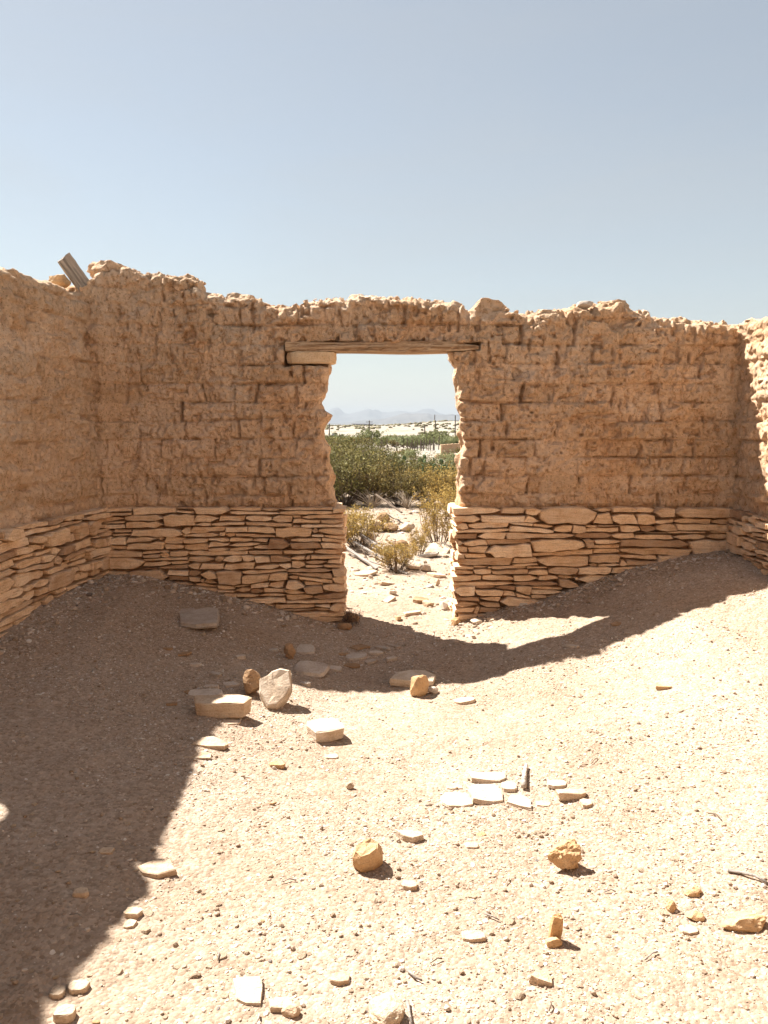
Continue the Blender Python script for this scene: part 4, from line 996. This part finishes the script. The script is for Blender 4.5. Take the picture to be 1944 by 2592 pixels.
for i, (dx, Y, s_, kd) in enumerate(spots):
    x = (dx*1.17179-972)/F*Y*1.003; loc = (x, Y, gz(x, Y)); row = 'front row' if Y < 15 else 'second row' if Y < 18 else 'third row' if Y < 21 else 'back row'
    lab = f'{kinds[kd][0]}, {row} beyond, {where_of(dx)}'
    if kd in protos: t = dup(protos[kd], loc, i*1.9, s_, lab)
    else: t = protos[kd] = plant('desert_shrub', lab, 'shrub', kinds[kd][1], (None, None), loc, s_, i*1.9, G1)
R = random.Random(55)
for i in range(34):
    side = R.choice([-1, 1]); Y = R.uniform(12, 48); x = side*(Y*.085+R.uniform(1.0, 16)); kd = R.choice([0, 1, 3, 4, 1])
    t = dup(protos[kd], (x, Y, gz(x, Y)), R.uniform(0, 6), R.uniform(.6, 1.1), kinds[kd][0]+(' out on the flat left of the doorway view' if side < 0 else ' out on the flat right of the doorway view')); t['group'] = 'shrubs on the flat around the ruin'
# bleached bare twigs at the foot of the front row
for i, (dx, Y, lab) in enumerate([(805, 13.3, 'dry bleached twigs fanning out at the foot of the front shrubs, left of the middle'), (880, 13.2, 'smaller dry twigs at the foot of the front shrubs, right of the middle')]):
    R = np.random.RandomState(40+i); mb = MB()
    for _ in range(46):
        a = R.uniform(0, 6.28); h = R.uniform(.12, .36); e = (math.cos(a)*R.uniform(.1, .42), math.sin(a)*.25, h); mb.tube([(0, 0, 0), (e[0]*.5, e[1]*.5, h*.65), e], [.007, .005, .002], 3, False)
    x = (dx*1.17179-972)/F*Y; t = link('dry_twigs', mb.mesh('dry_twigs'), TWIGP, None, label=lab, category='dry shrub'); t.location = (x, Y, gz(x, Y))
# small yellow shrubs close to the doorway
YM = (with_mat(brm, LEAF_Y, 0), with_mat(brm2, LEAF_Y, 1))
for ms, dx, dy, s_, rz, lab in [(YM[0], 775, 1180, .95, 0, 'yellow flowering broom close behind the left jamb among the rubble'), (YM[0], 855, 1230, .62, 2, 'low yellow shrub with a dark heart on the rubble pile'), (YM[1], 948, 1180, 1.0, 1, 'airy yellow shrub behind the right jamb'), (YM[0], 985, 1120, 1.0, 3, 'bushy golden shrub rising behind the right jamb'), (YM[1], 905, 1165+35, .5, 4, 'small sparse yellow shrub between the rubble and the right jamb')]:
    x, y, z = on_ground(dx, dy); plant('yellow_shrub', lab, 'shrub', ms, (None, None), (x, y, z-.01), s_, rz)
# small red weed at the left jamb foot
wd = shrub_meshes(650, .16, .16, 16, 260, .012, 'weed', twr=.0015, leafz=.1); LEAF_R = leaf_mat('reddish_weed_leaf', [(.16, .06, .04), (.10, .05, .035), (.22, .11, .07)])
x, y, z = on_ground(755, 1352); plant('weed', 'little dark red weed growing at the foot of the left jamb', 'weed', wd, (TWIG, LEAF_R), (x, y, z), 1.0)
# prickly pears
def pear(dx, Y, s_, seed, lab):
    R = np.random.RandomState(seed); x = (dx*1.17179-972)/F*Y; t = thing('prickly_pear', lab, 'cactus', (x, Y, gz(x, Y)), 'prickly pears among the shrubs'); t.scale = (s_*.55,)*3
    me = bpy.data.meshes.get('cactus_pad')
    if me is None:
        bm = bmesh.new(); bmesh.ops.create_uvsphere(bm, u_segments=14, v_segments=9, radius=1)
        for v in bm.verts: v.co = Vector((v.co.x*(.085+.02*v.co.z), v.co.y*.018, v.co.z*.12+.12))
        me = bpy.data.meshes.new('cactus_pad'); bm.to_mesh(me); bm.free(); smooth(me); me.materials.append(CACTUS)
    lv = [(Vector((R.uniform(-.8, .8), R.uniform(-.4, .4), -.02)), R.uniform(-.4, .4)) for _ in range(13)]
    for lev in range(6):
        nx_ = []
        for p, a in lv:
            o = link('pad', me, None, t); o.location = p; o.rotation_euler = (R.uniform(-.2, .2), a, R.uniform(0, 3.14)); q = o.rotation_euler.to_matrix(); sc1 = R.uniform(.8, 1.15); o.scale = (sc1,)*3
            for _ in range(R.choice([1, 1, 1, 2] if lev < 3 else [0, 1, 1])): nx_.append((p+q@Vector((R.uniform(-.05, .05), 0, .21*sc1)), a+R.uniform(-.6, .6)))
        lv = nx_
    return t
pear(912, 18.2, 1.25, 3, 'prickly pear with upright pads showing above the shrubs, nearer the middle')
pear(955, 16.4, 1.05, 8, 'prickly pear with pads catching light near the right jamb')
pear(978, 15.4, .9, 12, 'lower prickly pear mostly buried in shrubs beside the right jamb')

# ------------------------------------------------------------------ rubble and boards outside the doorway
def board(a, b, w, t, lab, matl=WOODS):
    a, b = Vector(a), Vector(b); L = (b-a).length
    R = random.Random(hash(lab) % 1 + int(L*1000)); V = []; seg = 5
    for i in range(seg+1):
        x = L*i/seg
        for sy, sz in ((-1, -1), (1, -1), (1, 1), (-1, 1)): V.append((x+(R.uniform(-.015, .015) if i in (0, seg) else 0), sy*w/2+R.uniform(-.003, .003), sz*t/2+R.uniform(-.002, .002)))
    Fc = [(i*4+k, i*4+(k+1) % 4, (i+1)*4+(k+1) % 4, (i+1)*4+k) for i in range(seg) for k in range(4)]+[(3, 2, 1, 0), tuple(seg*4+k for k in range(4))]
    me = MB().add(V, Fc).mesh('board'); o = link('board', me, matl, None, label=lab, category='board', group='old boards on the rubble pile')
    o.location = a; o.rotation_euler = (b-a).to_track_quat('X', 'Z').to_euler(); return o
for k, (a, b, ua, ub, w_, t_, lab, mm) in enumerate([
    ((742, 1178), (842, 1222), .12, .04, .05, .02, 'wide silvered board, lower edge of the rubble pile', WOODG), ((745, 1196), (815, 1232), .08, .02, .05, .02, 'short board lying lowest beside the left jamb', WOODG),
    ((748, 1168), (850, 1212), .20, .07, .045, .018, 'silvered board above the wide one on the rubble pile', WOODG), ((812, 1108), (868, 1138), .30, .20, .04, .02, 'dark narrow board sloping over the top of the rubble', TWIG),
    ((748, 1160), (802, 1200), .20, .12, .04, .035, 'square dark timber across the rubble pile', TWIG), ((760, 1205), (880, 1242), .03, .015, .03, .015, 'long thin lath pointing out of the rubble towards the path', WOODG)]):
    board(gp(*a, ua), gp(*b, ub), w_*.7, t_*.8, lab, mm)
for k, (p_, q_, rr, lab) in enumerate([((812, 1215), (798, 1168), .007, 'bent dark branch rising from the boards'), ((868, 1238), (925, 1172), .005, 'thin bare branch leaning right out of the low yellow shrub'), ((855, 1240), (835, 1205), .016, 'charred stub of wood at the heart of the low shrub'), ((770, 1190), (830, 1238), .008, 'dark stick lying over the boards')]):
    a = Vector(gp(*p_, .02)); b = a+(Vector(gp(*q_, .02))-a)*.35+Vector((0, 0, .25 if k < 3 else .02)); stick([a, (a+b)/2+Vector((.02, 0, .02)), b], rr, lab, TWIG)
for k, (dx, dy, w, h, m, lab) in enumerate([(812, 1150, 40, 40, 'P', 'pale upright stone on top of the rubble pile'), (845, 1150, 46, 28, 'B', 'brown leaning slab on the rubble pile'), (828, 1128, 40, 30, 'B', 'brown stone with a hollow at the top of the rubble pile'),
        (880, 1150, 46, 28, 'P', 'pale stone right of the rubble pile'), (905, 1172, 30, 26, 'G', 'small grey upright stone beyond the rubble'), (795, 1175, 36, 36, 'P', 'white stone beside the boards'),
        (895, 1192, 50, 18, 'P', 'flat pale slab right of the yellow shrub'), (950, 1197, 80, 24, 'P', 'long broken slab lying before the right jamb outside'), (925, 1205, 60, 12, 'G', 'thin dark slab before the right jamb outside'),
        (868, 1186, 34, 24, 'B', 'brown stone among the yellow leaves'), (944, 1250, 28, 16, 'P', 'small flat stone balanced on an upright one outside'), (944, 1266, 14, 22, 'P', 'narrow upright stone under the balanced flat one'),
        (925, 1312, 30, 20, 'P', 'pale stone on the path just outside the doorway'), (908, 1305, 34, 16, 'B', 'tilted brown stone beside the pale one on the path'), (890, 1330, 44, 14, 'P', 'flat white slab in the doorway floor, right side'),
        (840, 1300, 40, 12, 'P', 'flat white slab on the path outside, left side'), (860, 1340, 30, 10, 'C', 'small orange edged slab in the doorway floor'), (790, 1246, 50, 16, 'P', 'low stone under the boards by the left jamb'), (900, 1232, 50, 14, 'P', 'flat slab beyond the path outside'),
        (835, 1265, 40, 12, 'P', 'thin flat slab beside the rubble pile foot'), (958, 1310, 30, 12, 'P', 'flat pale slab against the foot of the right jamb outside')]):
    o = lay('boulder' if h > 19 else 'slab', dx, dy, w, h, m, lab, 700+k, **({} if h > 19 else {'thick': .03, 'n': 8}))
    o.rotation_euler = (.1*(k % 3-1), .15*(k % 4-1.5), k*.7); o.scale.z = .75 if h > 19 else 1
for (cx, by, w, h, lab) in [(985, 1352, 20, 20, 'small orange stone at the foot of the right jamb'), (1030, 1350, 30, 12, 'white crumbled stones by the foot of the right jamb'), (745, 1362, 34, 18, 'flat brown stone at the foot of the left jamb'), (757, 1345, 38, 22, 'layered brown stone wedged under the left jamb'), (1063, 1342, 22, 9, 'small white stone at the tip of the light patch'), (1478, 1345, 0, 0, '')]:
    if w: lay('boulder', cx, by, w, h, 'C' if 'orange' in lab else 'B' if 'brown' in lab else 'P', lab, 760+cx % 13)
# flat stepping rubble joined: thin flakes beyond counting on the path outside
rs = np.random.RandomState(9); n = 420
xx, yy = rs.uniform(-1.0, 1.6, n), rs.uniform(5.75, 12.5, n); xx = np.where(yy > 7, xx-.5*np.abs(rs.normal(0, 1, n)), xx); gravel('stone_rubble', (xx, yy), rs.uniform(.03, .13, n)*np.where(rs.uniform(0, 1, n) < .3, 1, .6), 5)

# ------------------------------------------------------------------ middle distance
LEAF_D = leaf_mat('distant_brush_leaf', [(.13, .15, .06), (.20, .21, .09), (.30, .30, .15), (.17, .18, .07)], .15)
small = [with_mat(shrub_meshes(660+k, 1.25, 2.2, 14, 1100, .16, 'brush', twr=.01, leafz=.1), [LEAF_D, LEAF_O, LEAF_P][k], k) for k in range(3)]
R = random.Random(31); pr = {}; names3 = ['green', 'olive', 'pale green']
for i in range(110):
    Y = R.uniform(78, 150); dx = R.uniform(640, 1050); k = R.choice([0, 0, 0, 1, 2]); x = (dx*1.17179-972)/F*Y; s_ = R.uniform(.7, 1.25)
    lab = f'{names3[k]} bush in the distant band of brush beyond the fence posts'
    t = dup(pr[k], (x, Y, gz(x, Y)), R.uniform(0, 6), s_, lab) if k in pr else plant('distant_bush', lab, 'bush', small[k], (None, None), (x, Y, gz(x, Y)), s_, 0, 'bushes in the distant green band')
    pr.setdefault(k, t)
for i in range(26):
    Y = R.uniform(27, 66); dx = R.choice([R.uniform(690, 800), R.uniform(690, 1010)]); k = R.choice([0, 1, 1, 2]); x = (dx*1.17179-972)/F*Y
    dup(pr[k], (x, Y, gz(x, Y)), R.uniform(0, 6), R.uniform(.3, .7), f'{names3[k]} scrub bush on the pale clearing before the fence posts')['group'] = 'scrub on the clearing'
for dx, Y, s_, lab in [(800, 100, 1.9, 'dark rounded tree like bush in the distant band, left of the middle'), (945, 118, 2.0, 'olive tall bush by the utility poles'), (925, 120, 1.6, 'second olive bush by the utility poles')]:
    x = (dx*1.17179-972)/F*Y; dup(pr[0], (x, Y, gz(x, Y)), 1, s_, lab)['group'] = 'tall bushes in the distant band'
# hill brush, far past counting
n = 1300; rs = np.random.RandomState(12); yy = rs.uniform(150, 620, n); aa = rs.uniform(-.18, .13, n); xx = yy*aa; kp = n2(xx*.03, yy*.012, 44)+.4*n2(xx*.1, yy*.04, 45) > -.42; xx, yy = xx[kp], yy[kp]; n = len(xx); zz = ground(xx, yy)
bm = bmesh.new(); bmesh.ops.create_icosphere(bm, subdivisions=1, radius=1); iv = np.array([v.co for v in bm.verts]); ifc = np.array([[v.index for v in f.verts] for f in bm.faces]); bm.free()
sz = rs.uniform(.35, 1.0, n); V = (iv[None]*(1+.3*rs.uniform(-1, 1, (n, len(iv), 1)))*sz[:, None, None]*np.array([1, 1, .6])+np.stack([xx, yy, zz+.2], -1)[:, None, :]).reshape(-1, 3)
Qf = (ifc[None]+(np.arange(n)*len(iv))[:, None, None]).reshape(-1, 3)
link('hill_scrub', mesh_np('hill_scrub', V, Qf), leaf_mat('hill_scrub_leaf', [(.17, .15, .08), (.24, .20, .12), (.14, .13, .07)], 0), kind='stuff')
# fence posts
pm = []
for k in range(4):
    R_ = random.Random(k); t = R_.uniform(-.08, .08); me = MB().tube([(0, 0, -.1), (t*.5, 0, .5), (t, 0, 1.0)], [.045, .042, .036], 6).mesh('fence_post'); me.materials.append(POST); pm.append(me)
for i, (zx_, zy_, hh) in enumerate([(382, 640, 1.0), (612, 600, 1.0), (690, 622, 1.05), (712, 606, .8), (750, 606, .95), (768, 628, .6), (840, 628, .85), (950, 626, 1.1), (975, 618, .7), (998, 626, 1.15), (1012, 622, .9), (1045, 612, .95), (1070, 606, .9), (1085, 608, .8), (1100, 606, .95), (1135, 604, .85), (1150, 606, .8), (1170, 606, .9), (1192, 606, 1.0), (1205, 604, .8), (1245, 598, 1.05)]):
    dx, dy = zx(zx_, zy_); x, y, z = on_ground(dx, dy); sc1 = y/68.
    o = link('fence_post', pm[i % 4], None, None, label='dark weathered fence post standing in the distant row', category='fence post', group='posts of the distant fence'); o.location = (x, y, z); o.scale = (1.1, 1.1, hh*1.15*sc1)
# low ruined walls beyond
def ruin(zxa, zya, zxb, zyb, hgt, lab, th=.5):
    xa, ya, za = on_ground(*zx(zxa, zya)); xb, yb, zb = on_ground(*zx(zxb, zyb)); w = thing('ruined_wall', lab, 'ruined wall', (xa, ya, za))
    n_ = max(3, int(math.hypot(xb-xa, yb-ya)/.35)); R = random.Random(n_)
    for lay_ in range(max(1, int(hgt/.25))):
        mb = MB()
        for i in range(n_):
            t = (i+.5)/n_; mb.box(((xb-xa)*t, (yb-ya)*t, .125+.25*lay_-.02), ((xb-xa)/n_*.97*R.uniform(.9, 1), th*R.uniform(.9, 1.05), .24+R.uniform(-.03, .05)), 0)
        link('masonry_course', mb.mesh('masonry_course'), ADOBE, w)
ruin(1262, 640, 1470, 640, .75, 'low dark sided ruined wall on the clearing at right'); ruin(1210, 680, 1480, 678, .25, 'lower strip of ruined wall in front of the dark one'); ruin(800, 640, 1010, 632, .2, 'broken footing along the fence posts'); ruin(470, 660, 560, 655, .25, 'pale wall fragment above the left shrubs')
# utility poles
def pole(zx_, zbase, ztop, Y, lab, arm=True):
    dx, dyb = zx(zx_, zbase); x, _, zb = at_y(dx, dyb, Y); zt = at_y(dx, zx(zx_, ztop)[1], Y)[2]; g = gz(x, Y); t = thing('utility_pole', lab, 'utility pole', (x, Y, g), 'utility poles on the plain')
    k = Y/300; link('pole', MB().tube([(0, 0, -.3), (0, 0, zt-g)], [.17*k+.05, .12*k+.04], 7).mesh('pole'), POLE, t)
    if arm: link('crossarm', MB().box((0, 0, zt-g-.5), (2.2, .14, .16)).mesh('crossarm'), POLE, t)
pole(203, 500, 348, 190, 'leftmost utility pole beside the white vehicle', False); pole(428, 448, 400, 420, 'short far utility pole above the brown hut'); pole(584, 472, 318, 260, 'tall utility pole left of the maroon shed')
pole(1112, 505, 362, 170, 'first utility pole right of the middle, shortest of the three', False); pole(1214, 490, 318, 185, 'tall utility pole above the olive bushes', False); pole(1208, 325, 262, 520, 'thin far mast on the hill crest', False); pole(1403, 450, 268, 200, 'utility pole closest to the right jamb', False)
# far buildings and vehicles
def shed(zx0, zx1, zy_t, zy_b, Y, lab, wallc, roofc, name='shed', windows=0):
    x0 = at_y(*zx(zx0, zy_b), Y)[0]; x1 = at_y(*zx(zx1, zy_b), Y)[0]; zt = at_y(*zx(zx0, zy_t), Y)[2]; zb = at_y(*zx(zx0, zy_b), Y)[2]; W = x1-x0; H = zt-zb; D = W*.6
    t = thing(name, lab, name.replace('_', ' '), ((x0+x1)/2, Y, zb)); wm = plain(name+'_wall', wallc, .9, .15, 0, 1); rm = plain(name+'_roof', roofc, .7, .2, 0, 1)
    link('wall', MB().box((0, D/2, H*.36-1), (W, D, H*.76+2)).mesh('wall'), wm, t)
    link('roof', MB().add([(-W*.54, -.3, H*.74), (W*.54, -.3, H*.74), (W*.54, D+.3, H*.74), (-W*.54, D+.3, H*.74), (-W*.54, D/2, H), (W*.54, D/2, H)], [(0, 1, 5, 4), (2, 3, 4, 5), (0, 4, 3), (1, 2, 5), (3, 2, 1, 0)]).mesh('roof'), rm, t)
    dm = plain(name+'_opening', (.03, .03, .035), .4, 0)
    for k in range(windows): link('window', MB().box((-W*.35+W*.7*k/max(1, windows-1), -.03, H*.4), (W*.1, .06, H*.25)).mesh('window'), dm, t)
    link('door', MB().box((W*.08, -.04, H*.28), (W*.09, .08, H*.5)).mesh('door'), dm, t)
shed(580, 680, 402, 446, 430, 'long maroon sided building with a pale roof beside the tall pole', (.20, .055, .045), (.55, .52, .50), 'shed', 2)
shed(412, 492, 444, 478, 330, 'low dark brown hut left of the maroon building', (.14, .10, .07), (.30, .25, .2), 'hut', 1)
shed(600, 720, 446, 466, 400, 'low pale annex in front of the maroon building', (.55, .50, .45), (.6, .56, .5), 'annex', 0)
shed(418, 620, 346, 374, 800, 'long low dark roofed building on the far crest', (.16, .15, .15), (.10, .10, .11), 'house', 3)
shed(650, 720, 366, 384, 780, 'small grey building on the far crest', (.3, .28, .27), (.4, .38, .37), 'house', 1)
def vehicle():
    Y = 200; x0 = at_y(*zx(195, 500), Y)[0]; x1 = at_y(*zx(285, 500), Y)[0]; x = (x0+x1)/2; g = gz(x, Y); W = x1-x0
    t = thing('parked_truck', 'white pickup truck parked at the far left beside a pole', 'truck', (x, Y, g)); white = plain('truck_paint', (.7, .7, .7), .4, .05); dk = plain('truck_glass', (.03, .035, .04), .2, 0); tm = plain('truck_tyre', (.03, .03, .03))
    k = W/5.2
    link('body', MB().box((0, 0, .75*k), (5.2*k, 1.9, .6*k)).mesh('body'), white, t)
    link('cab', MB().add([(-1.2*k, -.85, 1.05*k), (1.0*k, -.85, 1.05*k), (1.0*k, .85, 1.05*k), (-1.2*k, .85, 1.05*k), (-.7*k, -.75, 1.75*k), (.6*k, -.75, 1.75*k), (.6*k, .75, 1.75*k), (-.7*k, .75, 1.75*k)], [(4, 5, 6, 7), (0, 1, 5, 4), (1, 2, 6, 5), (2, 3, 7, 6), (3, 0, 4, 7)]).mesh('cab'), white, t)
    link('window', MB().box((0, -.83, 1.4*k), (1.2*k, .05, .4*k)).mesh('window'), dk, t)
    for sx in (-1.6, 1.6):
        for sy in (-.85, .85): link('wheel', MB().tube([(sx*k, sy-.12, .38*k), (sx*k, sy+.12, .38*k)], .38*k, 12).mesh('wheel'), tm, t)
vehicle()

# ------------------------------------------------------------------ haze over the far plain
m = bpy.data.materials.new('haze_air'); m.use_nodes = True; n_ = m.node_tree.nodes; n_.clear()
pv = n_.new('ShaderNodeVolumePrincipled'); pv.inputs['Density'].default_value = .00012; pv.inputs['Color'].default_value = (.36, .41, .475, 1); pv.inputs['Anisotropy'].default_value = .0
om = n_.new('ShaderNodeOutputMaterial'); m.node_tree.links.new(pv.outputs[0], om.inputs['Volume'])
hz = MB().box((0, 8400, 145), (20000, 17200, 390)).mesh('haze'); link('haze', hz, m, kind='stuff')
